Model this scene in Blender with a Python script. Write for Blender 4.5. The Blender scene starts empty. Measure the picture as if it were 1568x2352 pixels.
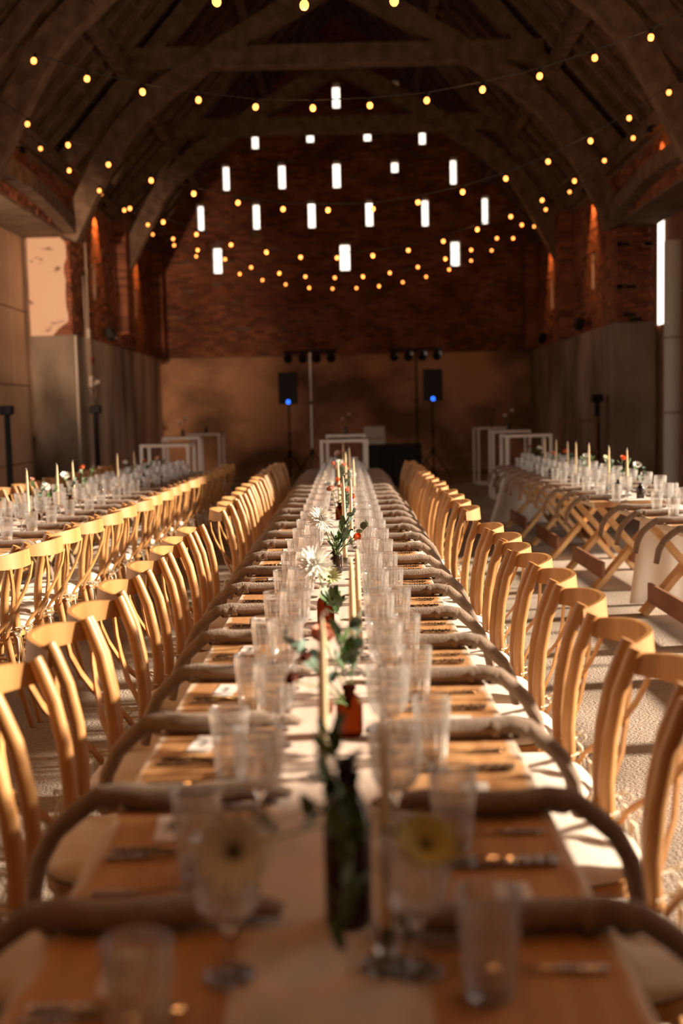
import bpy, bmesh, math, random
from mathutils import Vector, Matrix
random.seed(7)
R_ = random.Random(11)
SC = bpy.context.scene
COL = SC.collection
PI = math.pi

# ------------------------------------------------------------------ camera, light, exposure
F_PX, W_PX, H_PX = 2600.0, 1568.0, 2352.0
cd = bpy.data.cameras.new('camera')
cam = bpy.data.objects.new('camera', cd); COL.objects.link(cam)
cd.sensor_fit = 'HORIZONTAL'; cd.sensor_width = 24.0
cd.lens = F_PX / W_PX * 24.0
cd.clip_start = 0.05; cd.clip_end = 200
cd.dof.use_dof = True; cd.dof.focus_distance = 5.2; cd.dof.aperture_fstop = 1.7
_a = Vector((11 / F_PX, 231 / F_PX, -1)).normalized()          # world +Y seen by the camera
_u = Vector((-0.022, 1, 0)); _u = (_u - _a * _u.dot(_a)).normalized()
_r = _a.cross(_u)
cam.matrix_world = Matrix(((_r.x, _r.y, _r.z, 0), (_a.x, _a.y, _a.z, 0), (_u.x, _u.y, _u.z, 1.5), (0, 0, 0, 1)))
SC.camera = cam

world = bpy.data.worlds.new('sky'); SC.world = world; world.use_nodes = True
bg = world.node_tree.nodes['Background']
bg.inputs[0].default_value = (1.0, 0.87, 0.74, 1); bg.inputs[1].default_value = 2.3

sd = bpy.data.lights.new('sun', 'SUN'); sun = bpy.data.objects.new('sun', sd); COL.objects.link(sun)
sd.energy = 13.0; sd.angle = math.radians(3.5); sd.color = (1.0, 0.82, 0.62)
SUN_DIR = Vector((-1.0, -0.10, -0.40)).normalized()
sun.rotation_euler = SUN_DIR.to_track_quat('-Z', 'Y').to_euler()
sun.location = (12, 0, 8)

SC.view_settings.view_transform = 'Standard'; SC.view_settings.look = 'None'
SC.view_settings.exposure = 0.12; SC.view_settings.gamma = 1.0
SC.view_settings.use_curve_mapping = False
SC.cycles.max_bounces = 8; SC.cycles.diffuse_bounces = 4; SC.cycles.glossy_bounces = 3
SC.cycles.transmission_bounces = 6; SC.cycles.transparent_max_bounces = 40
SC.cycles.use_denoising = True; SC.cycles.sample_clamp_indirect = 4.0
SC.cycles.caustics_reflective = False; SC.cycles.caustics_refractive = False
SC.cycles.use_adaptive_sampling = True; SC.cycles.adaptive_threshold = 0.02

# ------------------------------------------------------------------ materials
def nm(m, t, **kw):
    n = m.node_tree.nodes.new(t)
    for k, v in kw.items(): setattr(n, k, v)
    return n

def mat(name, c1, c2=None, rough=0.6, metal=0.0, scale=(8, 8, 8), detail=4, bump=0.0, bscale=None, coord='Object',
        sheen=0.0, spec=0.5, rnd=0.0, island=False, lo=0.35, hi=0.65):
    m = bpy.data.materials.new(name); m.use_nodes = True
    nt = m.node_tree; b = nt.nodes['Principled BSDF']
    b.inputs['Roughness'].default_value = rough; b.inputs['Metallic'].default_value = metal
    b.inputs['Specular IOR Level'].default_value = spec
    if sheen: b.inputs['Sheen Weight'].default_value = sheen
    if c2 is None: c2 = c1
    tc = nm(m, 'ShaderNodeTexCoord'); mp = nm(m, 'ShaderNodeMapping')
    if coord == 'World':
        g = nm(m, 'ShaderNodeNewGeometry'); nt.links.new(g.outputs['Position'], mp.inputs[0])
    else: nt.links.new(tc.outputs[coord], mp.inputs[0])
    mp.inputs['Scale'].default_value = scale
    nz = nm(m, 'ShaderNodeTexNoise'); nz.inputs['Scale'].default_value = 1.0; nz.inputs['Detail'].default_value = detail
    nt.links.new(mp.outputs[0], nz.inputs['Vector'])
    cr = nm(m, 'ShaderNodeValToRGB'); cr.color_ramp.elements[0].position = lo; cr.color_ramp.elements[1].position = hi
    cr.color_ramp.elements[0].color = (*c1, 1); cr.color_ramp.elements[1].color = (*c2, 1)
    nt.links.new(nz.outputs[0], cr.inputs[0])
    out = cr.outputs[0]
    if rnd or island:
        if island:
            g = nm(m, 'ShaderNodeNewGeometry'); oi = nm(m, 'ShaderNodeObjectInfo')
            ad = nm(m, 'ShaderNodeMath', operation='ADD'); fr = nm(m, 'ShaderNodeMath', operation='FRACT')
            nt.links.new(g.outputs['Random Per Island'], ad.inputs[0]); nt.links.new(oi.outputs['Random'], ad.inputs[1])
            nt.links.new(ad.outputs[0], fr.inputs[0]); src = fr.outputs[0]
        else:
            oi = nm(m, 'ShaderNodeObjectInfo'); src = oi.outputs['Random']
        mr = nm(m, 'ShaderNodeMapRange'); mr.inputs['To Min'].default_value = 1 - rnd; mr.inputs['To Max'].default_value = 1 + rnd
        nt.links.new(src, mr.inputs['Value'])
        hs = nm(m, 'ShaderNodeHueSaturation'); nt.links.new(mr.outputs[0], hs.inputs['Value'])
        nt.links.new(out, hs.inputs['Color']); out = hs.outputs[0]
    nt.links.new(out, b.inputs['Base Color'])
    if bump:
        n2 = nm(m, 'ShaderNodeTexNoise'); n2.inputs['Scale'].default_value = 1.0; n2.inputs['Detail'].default_value = 6
        if bscale:
            mp2 = nm(m, 'ShaderNodeMapping'); mp2.inputs['Scale'].default_value = bscale
            nt.links.new(mp.inputs[0].links[0].from_socket, mp2.inputs[0]); nt.links.new(mp2.outputs[0], n2.inputs['Vector'])
        else: nt.links.new(mp.outputs[0], n2.inputs['Vector'])
        bp = nm(m, 'ShaderNodeBump'); bp.inputs['Strength'].default_value = min(1, bump); bp.inputs['Distance'].default_value = 0.01
        nt.links.new(n2.outputs[0], bp.inputs['Height']); nt.links.new(bp.outputs[0], b.inputs['Normal'])
    return m

def glass(name, tint=(1, 1, 1), gloss=0.0, rough=0.02, lo=0.06, hi=0.75):
    # thin blown glass: clear from the front, mirror-like towards its edges
    m = bpy.data.materials.new(name); m.use_nodes = True; nt = m.node_tree
    for n in list(nt.nodes): nt.nodes.remove(n)
    o = nm(m, 'ShaderNodeOutputMaterial'); t = nm(m, 'ShaderNodeBsdfTransparent'); g = nm(m, 'ShaderNodeBsdfGlossy')
    t.inputs[0].default_value = (*tint, 1); g.inputs['Roughness'].default_value = rough
    g.inputs['Color'].default_value = (1, 1, 1, 1)
    lw = nm(m, 'ShaderNodeLayerWeight'); lw.inputs['Blend'].default_value = 0.35
    mr = nm(m, 'ShaderNodeMapRange'); mr.inputs['To Min'].default_value = lo; mr.inputs['To Max'].default_value = hi
    nt.links.new(lw.outputs['Facing'], mr.inputs['Value'])
    mx = nm(m, 'ShaderNodeMixShader'); nt.links.new(mr.outputs[0], mx.inputs[0])
    nt.links.new(t.outputs[0], mx.inputs[1]); nt.links.new(g.outputs[0], mx.inputs[2]); nt.links.new(mx.outputs[0], o.inputs[0])
    return m

def refr(name, col=(1, 1, 1), rough=0.02):
    m = bpy.data.materials.new(name); m.use_nodes = True; nt = m.node_tree
    for n in list(nt.nodes): nt.nodes.remove(n)
    o = nm(m, 'ShaderNodeOutputMaterial'); g = nm(m, 'ShaderNodeBsdfGlass'); t = nm(m, 'ShaderNodeBsdfTransparent')
    g.inputs['Color'].default_value = (*col, 1); g.inputs['Roughness'].default_value = rough; g.inputs['IOR'].default_value = 1.45
    t.inputs[0].default_value = (*col, 1)
    mx = nm(m, 'ShaderNodeMixShader'); mx.inputs[0].default_value = 0.6
    nt.links.new(t.outputs[0], mx.inputs[1]); nt.links.new(g.outputs[0], mx.inputs[2]); nt.links.new(mx.outputs[0], o.inputs[0])
    return m

def pressed(name):
    # fluted pressed glass: partly clear, partly refracting, glossy edges, white mixed in for highlights
    m = bpy.data.materials.new(name); m.use_nodes = True; nt = m.node_tree
    for n in list(nt.nodes): nt.nodes.remove(n)
    o = nm(m, 'ShaderNodeOutputMaterial'); g = nm(m, 'ShaderNodeBsdfGlass'); t = nm(m, 'ShaderNodeBsdfTransparent'); r = nm(m, 'ShaderNodeBsdfGlossy')
    g.inputs['Roughness'].default_value = 0.0; g.inputs['IOR'].default_value = 1.40; r.inputs['Roughness'].default_value = .03
    lw = nm(m, 'ShaderNodeLayerWeight'); lw.inputs['Blend'].default_value = 0.45
    mr = nm(m, 'ShaderNodeMapRange'); mr.inputs['To Min'].default_value = .12; mr.inputs['To Max'].default_value = .95
    nt.links.new(lw.outputs['Facing'], mr.inputs['Value'])
    a = nm(m, 'ShaderNodeMixShader'); a.inputs[0].default_value = .32; nt.links.new(t.outputs[0], a.inputs[1]); nt.links.new(g.outputs[0], a.inputs[2])
    b = nm(m, 'ShaderNodeMixShader'); nt.links.new(mr.outputs[0], b.inputs[0]); nt.links.new(a.outputs[0], b.inputs[1]); nt.links.new(r.outputs[0], b.inputs[2])
    d = nm(m, 'ShaderNodeBsdfTranslucent'); d.inputs[0].default_value = (.95, .93, .9, 1); e = nm(m, 'ShaderNodeBsdfDiffuse'); e.inputs[0].default_value = (.95, .93, .9, 1)
    de = nm(m, 'ShaderNodeMixShader'); de.inputs[0].default_value = .5; nt.links.new(d.outputs[0], de.inputs[1]); nt.links.new(e.outputs[0], de.inputs[2])
    # white diffuse share painted in for bright reflections, stronger towards the edges
    c = nm(m, 'ShaderNodeMixShader'); m2 = nm(m, 'ShaderNodeMapRange'); m2.inputs['To Min'].default_value = .02; m2.inputs['To Max'].default_value = .22
    nt.links.new(lw.outputs['Facing'], m2.inputs['Value']); nt.links.new(m2.outputs[0], c.inputs[0])
    nt.links.new(b.outputs[0], c.inputs[1]); nt.links.new(de.outputs[0], c.inputs[2]); nt.links.new(c.outputs[0], o.inputs[0]); return m

def emit(name, col, s):
    m = bpy.data.materials.new(name); m.use_nodes = True; b = m.node_tree.nodes['Principled BSDF']
    b.inputs['Base Color'].default_value = (*col, 1)
    b.inputs['Emission Color'].default_value = (*col, 1); b.inputs['Emission Strength'].default_value = s
    return m

M = {}
M['chair'] = mat('honey wood', (.38, .18, .058), (.53, .275, .10), .42, scale=(14, 14, 3), bump=.15, rnd=.12)
M['chair_side'] = M['chair']
M['cushion'] = mat('cream cushion cloth', (.72, .64, .55), (.80, .73, .65), .9, scale=(9, 3, 9), bump=.6, bscale=(6, 22, 6), sheen=.2)
M['ribbon'] = mat('cream ribbon', (.70, .64, .52), None, .85)
M['linen'] = mat('taupe linen', (.21, .145, .102), (.28, .20, .145), .95, scale=(30, 60, 30), bump=.5, bscale=(200, 60, 200), sheen=.2, rnd=.06)
M['runner'] = mat('blush runner cloth', (.66, .52, .44), (.76, .63, .55), .9, scale=(6, 3, 6), bump=.7, bscale=(9, 5, 9), coord='World')
M['drape'] = mat('ivory drape cloth', (.72, .66, .58), (.80, .75, .68), .9, scale=(6, 6, 1), bump=.3, coord='World')
M['metal'] = mat('cutlery steel', (.50, .45, .41), (.62, .57, .52), .10, 1.0, scale=(20, 20, 20))
M['card'] = mat('white card', (.80, .74, .71), None, .7)
M['ink'] = mat('black ink', (.06, .05, .05), None, .6)
M['glass'] = pressed('clear pressed glass')
M['glass2'] = glass('clear inner glass', lo=.03, hi=.35)
M['stem'] = refr('solid clear glass')
M['amber'] = refr('amber bottle glass', (.34, .13, .045), .03)
M['darkglass'] = mat('dark brown bottle glass', (.020, .010, .006), None, .06)
M['candle'] = mat('ivory wax', (.80, .62, .37), (.85, .68, .43), .45, scale=(5, 5, 2))
M['wick'] = mat('white wick', (.8, .75, .65), None, .8)
M['leaf'] = mat('green leaf', (.035, .085, .025), (.07, .14, .04), .5, scale=(30, 30, 30), rnd=.25)
M['euca'] = mat('grey green eucalyptus leaf', (.12, .19, .15), (.20, .29, .24), .6, scale=(30, 30, 30), rnd=.2)
M['stemgreen'] = mat('green stem', (.10, .17, .05), None, .6)
M['white_petal'] = mat('white petal', (.90, .89, .84), None, .7)
M['green_petal'] = mat('pale green petal', (.62, .66, .36), None, .7)
M['yellow_petal'] = mat('yellow green petal', (.62, .56, .20), None, .7)
M['orange_petal'] = mat('orange petal', (.85, .20, .05), (.90, .30, .10), .6, scale=(30, 30, 30))
M['coral_petal'] = mat('coral petal', (.88, .40, .27), (.92, .54, .40), .7, scale=(40, 40, 40))
M['pink_petal'] = mat('blush petal', (.85, .50, .40), (.88, .60, .48), .7, scale=(40, 40, 40))
M['red_petal'] = mat('dusky red petal', (.30, .08, .06), (.42, .14, .10), .7, scale=(40, 40, 40))
M['eye'] = mat('dark flower eye', (.10, .11, .03), None, .8)
M['sprig'] = mat('dried rust sprig', (.30, .12, .04), None, .8)
M['timber'] = mat('old roof timber', (.12, .075, .05), (.22, .15, .105), .85, scale=(5, 5, 5), bump=.5, coord='World')
M['trestle'] = mat('pine trestle', (.52, .31, .13), (.68, .44, .21), .6, scale=(8, 2.5, 8), bump=.2, rnd=.1)
M['stretcher'] = mat('shaded dark plank', (.20, .085, .04), (.28, .13, .07), .7, scale=(8, 2, 8), bump=.2)  # shade on the table stretchers is painted into this dark colour
M['mortar'] = mat('lime mortar', (.16, .10, .07), (.26, .17, .12), .95, scale=(3, 3, 3), bump=.6, coord='World')
M['brick'] = mat('old brick', (.19, .055, .028), (.35, .135, .07), .92, scale=(1.2, 1.2, 1.6), detail=6, bump=.5, bscale=(30, 30, 30), coord='World', rnd=.4, island=True)
M['concrete'] = mat('stained concrete', (.17, .12, .09), (.42, .33, .26), .85, scale=(.9, .9, .45), detail=7, bump=.3, bscale=(8, 8, 8), coord='World', lo=.38, hi=.66)
M['whitewash'] = mat('streaked grey render', (.26, .22, .185), (.82, .74, .65), .9, scale=(1.3, 1.3, .28), detail=6, bump=.3, bscale=(6, 6, 6), coord='World')
M['warmrender'] = mat('stained warm glow render', (.22, .12, .07), (.72, .42, .25), .85, scale=(.55, .55, .8), detail=7, bump=.3, bscale=(8, 8, 8), coord='World', lo=.40, hi=.60)  # stains, with warm light on the end wall painted into the colour
M['darkrender'] = mat('dark render', (.07, .055, .04), (.22, .175, .135), .9, scale=(1.6, 1.6, .8), detail=6, bump=.3, bscale=(6, 6, 6), coord='World')  # darker tone of render for the left doorway jamb
M['plaster'] = mat('peeling cream plaster', (.20, .13, .09), (.66, .50, .39), .9, scale=(3.5, 3.5, 5), detail=7, bump=.9, coord='World', lo=.33, hi=.41)
M['doorpanel'] = mat('cream sheet', (.62, .42, .27), (.70, .50, .35), .6, scale=(1, 1, 1), coord='World')
M['rolled'] = mat('pale rolled sheet', (.62, .62, .56), None, .55)
M['tile'] = mat('roof tile underside', (.10, .055, .035), (.17, .10, .07), .9, scale=(3, 3, 3), bump=.4, coord='World')
M['white_metal'] = mat('white painted steel', (.78, .72, .66), None, .45)
M['black'] = mat('black plastic', (.008, .008, .009), None, .55, spec=.2)
M['blackcloth'] = mat('black cloth', (.010, .010, .011), None, .9)
M['chrome'] = mat('brushed aluminium', (.75, .72, .68), None, .28, 1.0)
M['lens'] = mat('lamp lens', (.7, .66, .6), None, .12, .6)
M['blue'] = emit('blue led ring', (.03, .16, 1.0), 5)
M['bulb'] = emit('glowing bulb', (1.0, .30, .06), 4.5)
M['wire'] = mat('black wire', (.015, .012, .01), None, .6)
M['grey'] = mat('grey plastic', (.45, .40, .34), None, .5)
M['red'] = mat('red plastic', (.65, .05, .03), None, .5)
M['rust'] = mat('wooden rack', (.22, .12, .07), None, .7)
M['tube'] = mat('grey cable', (.30, .23, .18), None, .6)

def floor_mat():
    m = mat('worn concrete floor', (.27, .215, .17), (.50, .42, .35), .8, scale=(.8, .8, .8), detail=8, coord='World', bump=.9, bscale=(70, 70, 70))
    nt = m.node_tree; b = nt.nodes['Principled BSDF']
    src = b.inputs['Base Color'].links[0].from_socket
    g = nm(m, 'ShaderNodeNewGeometry'); v = nm(m, 'ShaderNodeTexVoronoi'); v.inputs['Scale'].default_value = 75
    nt.links.new(g.outputs['Position'], v.inputs['Vector'])
    cr = nm(m, 'ShaderNodeValToRGB'); cr.color_ramp.elements[0].position = .12; cr.color_ramp.elements[1].position = .35
    cr.color_ramp.elements[0].color = (.25, .22, .2, 1); cr.color_ramp.elements[1].color = (1, 1, 1, 1)
    nt.links.new(v.outputs['Distance'], cr.inputs[0])
    mx = nm(m, 'ShaderNodeMix', data_type='RGBA', blend_type='MULTIPLY'); mx.inputs[0].default_value = .7
    nt.links.new(src, mx.inputs[6]); nt.links.new(cr.outputs[0], mx.inputs[7]); nt.links.new(mx.outputs[2], b.inputs['Base Color'])
    return m
M['floor'] = floor_mat()

def board_mat():
    m = mat('worn pine board', (.40, .19, .075), (.58, .32, .14), .5, scale=(16, 1.6, 16), detail=6, bump=.25, rnd=.08)
    nt = m.node_tree; b = nt.nodes['Principled BSDF']
    src = b.inputs['Base Color'].links[0].from_socket
    # paler band along both long edges, with a wandering border
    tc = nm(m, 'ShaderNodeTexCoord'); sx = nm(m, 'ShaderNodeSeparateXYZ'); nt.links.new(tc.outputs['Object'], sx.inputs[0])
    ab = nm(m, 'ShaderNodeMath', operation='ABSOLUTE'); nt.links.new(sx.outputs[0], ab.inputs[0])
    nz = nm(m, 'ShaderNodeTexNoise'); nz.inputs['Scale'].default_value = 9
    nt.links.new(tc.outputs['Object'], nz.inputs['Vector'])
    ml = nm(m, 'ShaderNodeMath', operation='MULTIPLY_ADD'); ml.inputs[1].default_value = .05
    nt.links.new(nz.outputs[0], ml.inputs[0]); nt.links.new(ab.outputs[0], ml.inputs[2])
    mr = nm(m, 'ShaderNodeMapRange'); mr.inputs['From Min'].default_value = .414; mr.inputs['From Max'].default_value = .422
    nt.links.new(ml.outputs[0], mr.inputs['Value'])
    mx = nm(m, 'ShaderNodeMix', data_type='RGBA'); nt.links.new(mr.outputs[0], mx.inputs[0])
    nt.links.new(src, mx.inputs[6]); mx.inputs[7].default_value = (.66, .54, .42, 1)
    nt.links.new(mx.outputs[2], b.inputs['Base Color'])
    return m
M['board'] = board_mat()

# ------------------------------------------------------------------ mesh helpers
class MB:
    def __init__(s): s.v = []; s.f = []
    def add(s, vs, fs):
        k = len(s.v); s.v += [tuple(v) for v in vs]; s.f += [tuple(i + k for i in f) for f in fs]; return s
    def box(s, c, d, rot=None):
        x, y, z = d[0] / 2, d[1] / 2, d[2] / 2
        vs = [Vector((a, b, e)) for a in (-x, x) for b in (-y, y) for e in (-z, z)]
        if rot is not None: vs = [rot @ v for v in vs]
        c = Vector(c)
        return s.add([v + c for v in vs], [(0, 1, 3, 2), (4, 6, 7, 5), (0, 4, 5, 1), (2, 3, 7, 6), (0, 2, 6, 4), (1, 5, 7, 3)])
    def bevbox(s, c, d, b=.004, rot=None):
        # box with chamfered edges: 24 vertices
        bm = bmesh.new(); bmesh.ops.create_cube(bm, size=1)
        for v in bm.verts: v.co = Vector((v.co.x * d[0], v.co.y * d[1], v.co.z * d[2]))
        bmesh.ops.bevel(bm, geom=bm.edges[:], offset=b, segments=1, affect='EDGES')
        bm.verts.ensure_lookup_table(); bm.verts.index_update()
        vs = [v.co.copy() for v in bm.verts]
        if rot is not None: vs = [rot @ v for v in vs]
        fs = [[v.index for v in f.verts] for f in bm.faces]; bm.free(); c = Vector(c)
        return s.add([v + c for v in vs], fs)
    def beam(s, a, b, w, h, up=(0, 0, 1)):
        a, b = Vector(a), Vector(b); d = (b - a).normalized(); up = Vector(up)
        sd_ = d.cross(up).normalized(); u = sd_.cross(d)
        vs = [p + sd_ * (i * w / 2) + u * (j * h / 2) for p in (a, b) for i, j in ((-1, -1), (1, -1), (1, 1), (-1, 1))]
        return s.add(vs, [(0, 3, 2, 1), (4, 5, 6, 7), (0, 1, 5, 4), (1, 2, 6, 5), (2, 3, 7, 6), (3, 0, 4, 7)])
    def sweep(s, pts, rad, n=8, up=(0, 0, 1), cap=True, phase=0.0):
        # rad: number, (w, h) or list of either along the path
        pts = [Vector(p) for p in pts]; up = Vector(up); N = len(pts); vs = []; fs = []
        for i, p in enumerate(pts):
            d = (pts[min(i + 1, N - 1)] - pts[max(i - 1, 0)]).normalized()
            sd_ = d.cross(up)
            if sd_.length < 1e-4: sd_ = d.cross(Vector((1, 0, 0)))
            sd_.normalize(); u = sd_.cross(d)
            r = rad[i] if isinstance(rad, list) else rad
            w, h = r if isinstance(r, tuple) else (r, r)
            for k in range(n):
                t = 2 * PI * k / n + phase; vs.append(p + sd_ * (math.cos(t) * w) + u * (math.sin(t) * h))
        for i in range(N - 1):
            for k in range(n):
                a = i * n + k; b = i * n + (k + 1) % n; fs.append((a, b, b + n, a + n))
        if cap: fs.append(tuple(reversed(range(n)))); fs.append(tuple(range((N - 1) * n, N * n)))
        return s.add(vs, fs)
    def ribbon(s, pts, w, t, side):
        # flat lath: w across 'side' direction list or vector, t thick
        pts = [Vector(p) for p in pts]; N = len(pts); vs = []; fs = []
        for i, p in enumerate(pts):
            d = (pts[min(i + 1, N - 1)] - pts[max(i - 1, 0)]).normalized()
            sv = Vector(side[i] if isinstance(side, list) else side); sv = (sv - d * sv.dot(d)).normalized()
            nn = d.cross(sv)
            ww = w[i] if isinstance(w, list) else w
            for a, b in ((-1, -1), (1, -1), (1, 1), (-1, 1)): vs.append(p + sv * (a * ww / 2) + nn * (b * t / 2))
        for i in range(N - 1):
            for k in range(4):
                a = i * 4 + k; b = i * 4 + (k + 1) % 4; fs.append((a, b, b + 4, a + 4))
        fs.append((3, 2, 1, 0)); e = (N - 1) * 4; fs.append((e, e + 1, e + 2, e + 3))
        return s.add(vs, fs)
    def lathe(s, prof, n=24, rib=None, cap0=False, cap1=False, c=(0, 0, 0)):
        vs = []; fs = []; N = len(prof)
        for i, (r, z) in enumerate(prof):
            for k in range(n):
                t = 2 * PI * k / n
                rr = r * (1 + (rib(i, k) if rib else 0)); vs.append((c[0] + rr * math.cos(t), c[1] + rr * math.sin(t), c[2] + z))
        for i in range(N - 1):
            for k in range(n):
                a = i * n + k; b = i * n + (k + 1) % n; fs.append((a, b, b + n, a + n))
        if cap0: fs.append(tuple(reversed(range(n))))
        if cap1: fs.append(tuple(range((N - 1) * n, N * n)))
        return s.add(vs, fs)
    def ball(s, c, r, n=10, m=6, sq=1.0):
        prof = [(max(1e-4, r * math.sin(PI * i / m)), -r * sq * math.cos(PI * i / m)) for i in range(m + 1)]
        return s.lathe(prof, n, c=c)
    def mesh(s, name, m, smooth=False):
        me = bpy.data.meshes.new(name); me.from_pydata(s.v, [], s.f); me.materials.append(m)
        if smooth:
            me.shade_smooth()
            if smooth == 'auto':
                try: me.set_sharp_from_angle(angle=math.radians(38))
                except Exception: pass
        me.update(); return me

def obj(name, mb, m, parent=None, smooth=False, loc=None, rot=None):
    me = mb.mesh(name, m, smooth) if isinstance(mb, MB) else mb
    o = bpy.data.objects.new(name, me); COL.objects.link(o)
    if parent is not None: o.parent = parent
    if loc is not None: o.location = loc
    if rot is not None: o.rotation_euler = rot
    return o

def tag(o, label, cat, group=None):
    o['label'] = label; o['category'] = cat
    if group: o['group'] = group
    return o

def thing(name, label, cat, group=None, loc=(0, 0, 0), rz=0.0):
    o = bpy.data.objects.new(name, None); COL.objects.link(o); o.empty_display_size = .05
    o.location = loc; o.rotation_euler = (0, 0, rz)
    return tag(o, label, cat, group)

def struct(name, mb, m, parent=None, smooth=False):
    o = obj(name, mb, m, parent, smooth)
    if parent is None: o['kind'] = 'structure'
    return o

def stuff(o): o['kind'] = 'stuff'; return o

class Proto:
    """one finished thing; the first call hands out the thing itself, later calls copies of it, its parts and their sub-parts"""
    def __init__(s, root):
        s.root = root; s.used = False
        s.kids = [o for o in bpy.data.objects if o.parent is root]
        s.sub = {k: [o for o in bpy.data.objects if o.parent is k] for k in s.kids}
    def put(s, loc, rz=0.0, label=None, group=None, tilt=None):
        if not s.used: r = s.root; s.used = True
        else:
            r = s.root.copy(); COL.objects.link(r)
            for ch in s.kids:
                c = ch.copy(); COL.objects.link(c); c.parent = r
                for g in s.sub[ch]:
                    d = g.copy(); COL.objects.link(d); d.parent = c
        r.location = loc; r.rotation_euler = (tilt[0], tilt[1], rz) if tilt else (0, 0, rz)
        if label: r['label'] = label
        if group: r['group'] = group
        return r

ORD = 'first second third fourth fifth sixth seventh eighth ninth tenth eleventh twelfth thirteenth fourteenth fifteenth sixteenth seventeenth eighteenth nineteenth twentieth'.split()
def ordinal(i):
    if i < 20: return ORD[i]
    if i == 29: return 'thirtieth'
    return 'twenty-' + ORD[i - 20] if i < 29 else 'thirty-' + ORD[i - 30]

# ------------------------------------------------------------------ the barn
WX = 4.55; WT = .75; Y0, Y1 = -3.0, 28.0; CZ = 2.88; WH = 5.9; OPZ = 4.5; GT = .4
RIDGE = 11.1; SLOPE = 1.13
def roofz(x): return RIDGE - SLOPE * abs(x)

fm = MB(); fm.box((0, 12.5, -.1), (2 * WX + 2 * WT + 1.0, 32, .2)); struct('floor', fm, M['floor'])
gm = MB(); gm.box((0, 12, -.16), (160, 160, .1)); struct('ground', gm, mat('pale yard gravel', (.36, .31, .25), (.44, .38, .31), .95, scale=(2, 2, 2), coord='World'))

def grid_wall(axis, pos, thick, a0, a1, z0, z1, holes, mb=None):
    """wall slab with rectangular holes; axis 'x': plane of constant y, runs in x; axis 'y': plane of constant x."""
    mb = mb or MB()
    A = sorted({a0, a1, *[h[0] for h in holes], *[h[1] for h in holes]}); A = [a for a in A if a0 <= a <= a1]
    for i in range(len(A) - 1):
        am = (A[i] + A[i + 1]) / 2
        cuts = sorted((h[2], h[3]) for h in holes if h[0] < am < h[1])
        z = z0
        for c0, c1 in cuts + [(z1, z1)]:
            if c0 > z + 1e-6:
                c = (am, pos, (z + min(c0, z1)) / 2) if axis == 'x' else (pos, am, (z + min(c0, z1)) / 2)
                d = (A[i + 1] - A[i], thick, min(c0, z1) - z) if axis == 'x' else (thick, A[i + 1] - A[i], min(c0, z1) - z)
                mb.box(c, d)
            z = max(z, c1)
    return mb

SL = [(-0.08,8.79,9.37),(1.35,9.05,9.40),(-2.07,7.88,8.32),(-0.73,8.00,8.35),(0.66,8.00,8.37),(1.99,7.89,8.34),(-2.80,6.91,7.53),(-1.44,6.92,7.53),
      (-0.11,6.91,7.54),(1.31,7.24,7.54),(2.73,6.93,7.56),(-3.45,5.97,6.60),(-2.09,5.97,6.60),(-0.74,5.97,6.61),(0.67,5.98,6.60),(2.03,5.95,6.61),
      (3.49,5.97,6.63),(-3.07,4.93,5.57),(0.05,4.93,5.58),(2.75,4.98,5.59)]
GH = [(x - (.115 if z0 < 5.5 else .085), x + (.115 if z0 < 5.5 else .085), z0, z1) for x, z0, z1 in SL]
# gable wall: concrete plinth in front of the brickwork, brick body above
gw = grid_wall('x', Y1 + GT / 2 + .03, GT, -WX - .8, WX + .8, 0, RIDGE + .1, GH)
back = struct('wall_back', gw, M['mortar'])
cp = MB(); cp.box((0, Y1 - .01, CZ / 2), (2 * WX, .08, CZ)); struct('wall_back_render', cp, M['warmrender'], back)

BW, BH, BJ = .225, .066, .012
def brick_rects(a0, a1, z0, z1, holes, cut=None):
    out = []; r = 0; z = z0
    while z + BH < z1:
        a = a0 - (BW / 2 if r % 2 else 0) + R_.uniform(-.01, .01)
        while a < a1:
            l, h = max(a, a0), min(a + BW - BJ, a1); a += BW
            if h - l < .04: continue
            bad = False
            for (x0, x1, h0, h1) in holes:
                if z + BH > h0 and z < h1 and h > x0 and l < x1:
                    if l < x0 - .04: h = min(h, x0)
                    elif h > x1 + .04: l = max(l, x1)
                    else: bad = True
            if bad or h - l < .04 or (cut and not cut(l, h, z)): continue
            out.append((l, h, z))
        z += BH + BJ; r += 1
    return out

def lay_bricks(parent, rects, place, pick, limit=300):
    """place(l, h, z, proud) -> (centre, size). bricks picked first become parts, the rest one joined part"""
    rects = sorted(rects, key=pick); shared = {}
    rest = MB()
    for i, (l, h, z) in enumerate(rects):
        pr = R_.choice((.004, .008, .012, .018, .012, .008)) 
        if R_.random() < .03: pr = -.02
        c, d = place(l, h, z, pr)
        if i < limit:
            key = (round(d[0], 2), round(d[1], 2))
            if key not in shared: shared[key] = MB().bevbox((0, 0, 0), (max(.01, d[0]), max(.01, d[1]), d[2]), .004).mesh('brick', M['brick'])
            obj('brick', shared[key], None, parent, loc=c)
        else: rest.box(c, d)
    if rest.v: stuff(obj('brick_courses', rest, M['brick'], parent))

rb = brick_rects(-WX, WX, CZ + .03, RIDGE - .2, GH, cut=lambda l, h, z: max(abs(l), abs(h)) < (RIDGE - z) / SLOPE + .05)
lay_bricks(back, rb, lambda l, h, z, p: (((l + h) / 2, Y1 + .03 - (.05 + p) / 2 + .03, z + BH / 2), (h - l, .05 + p, BH)),
           pick=lambda t: abs(t[2] - 3.6) * 1.0 + abs(t[0]) * .06)

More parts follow.
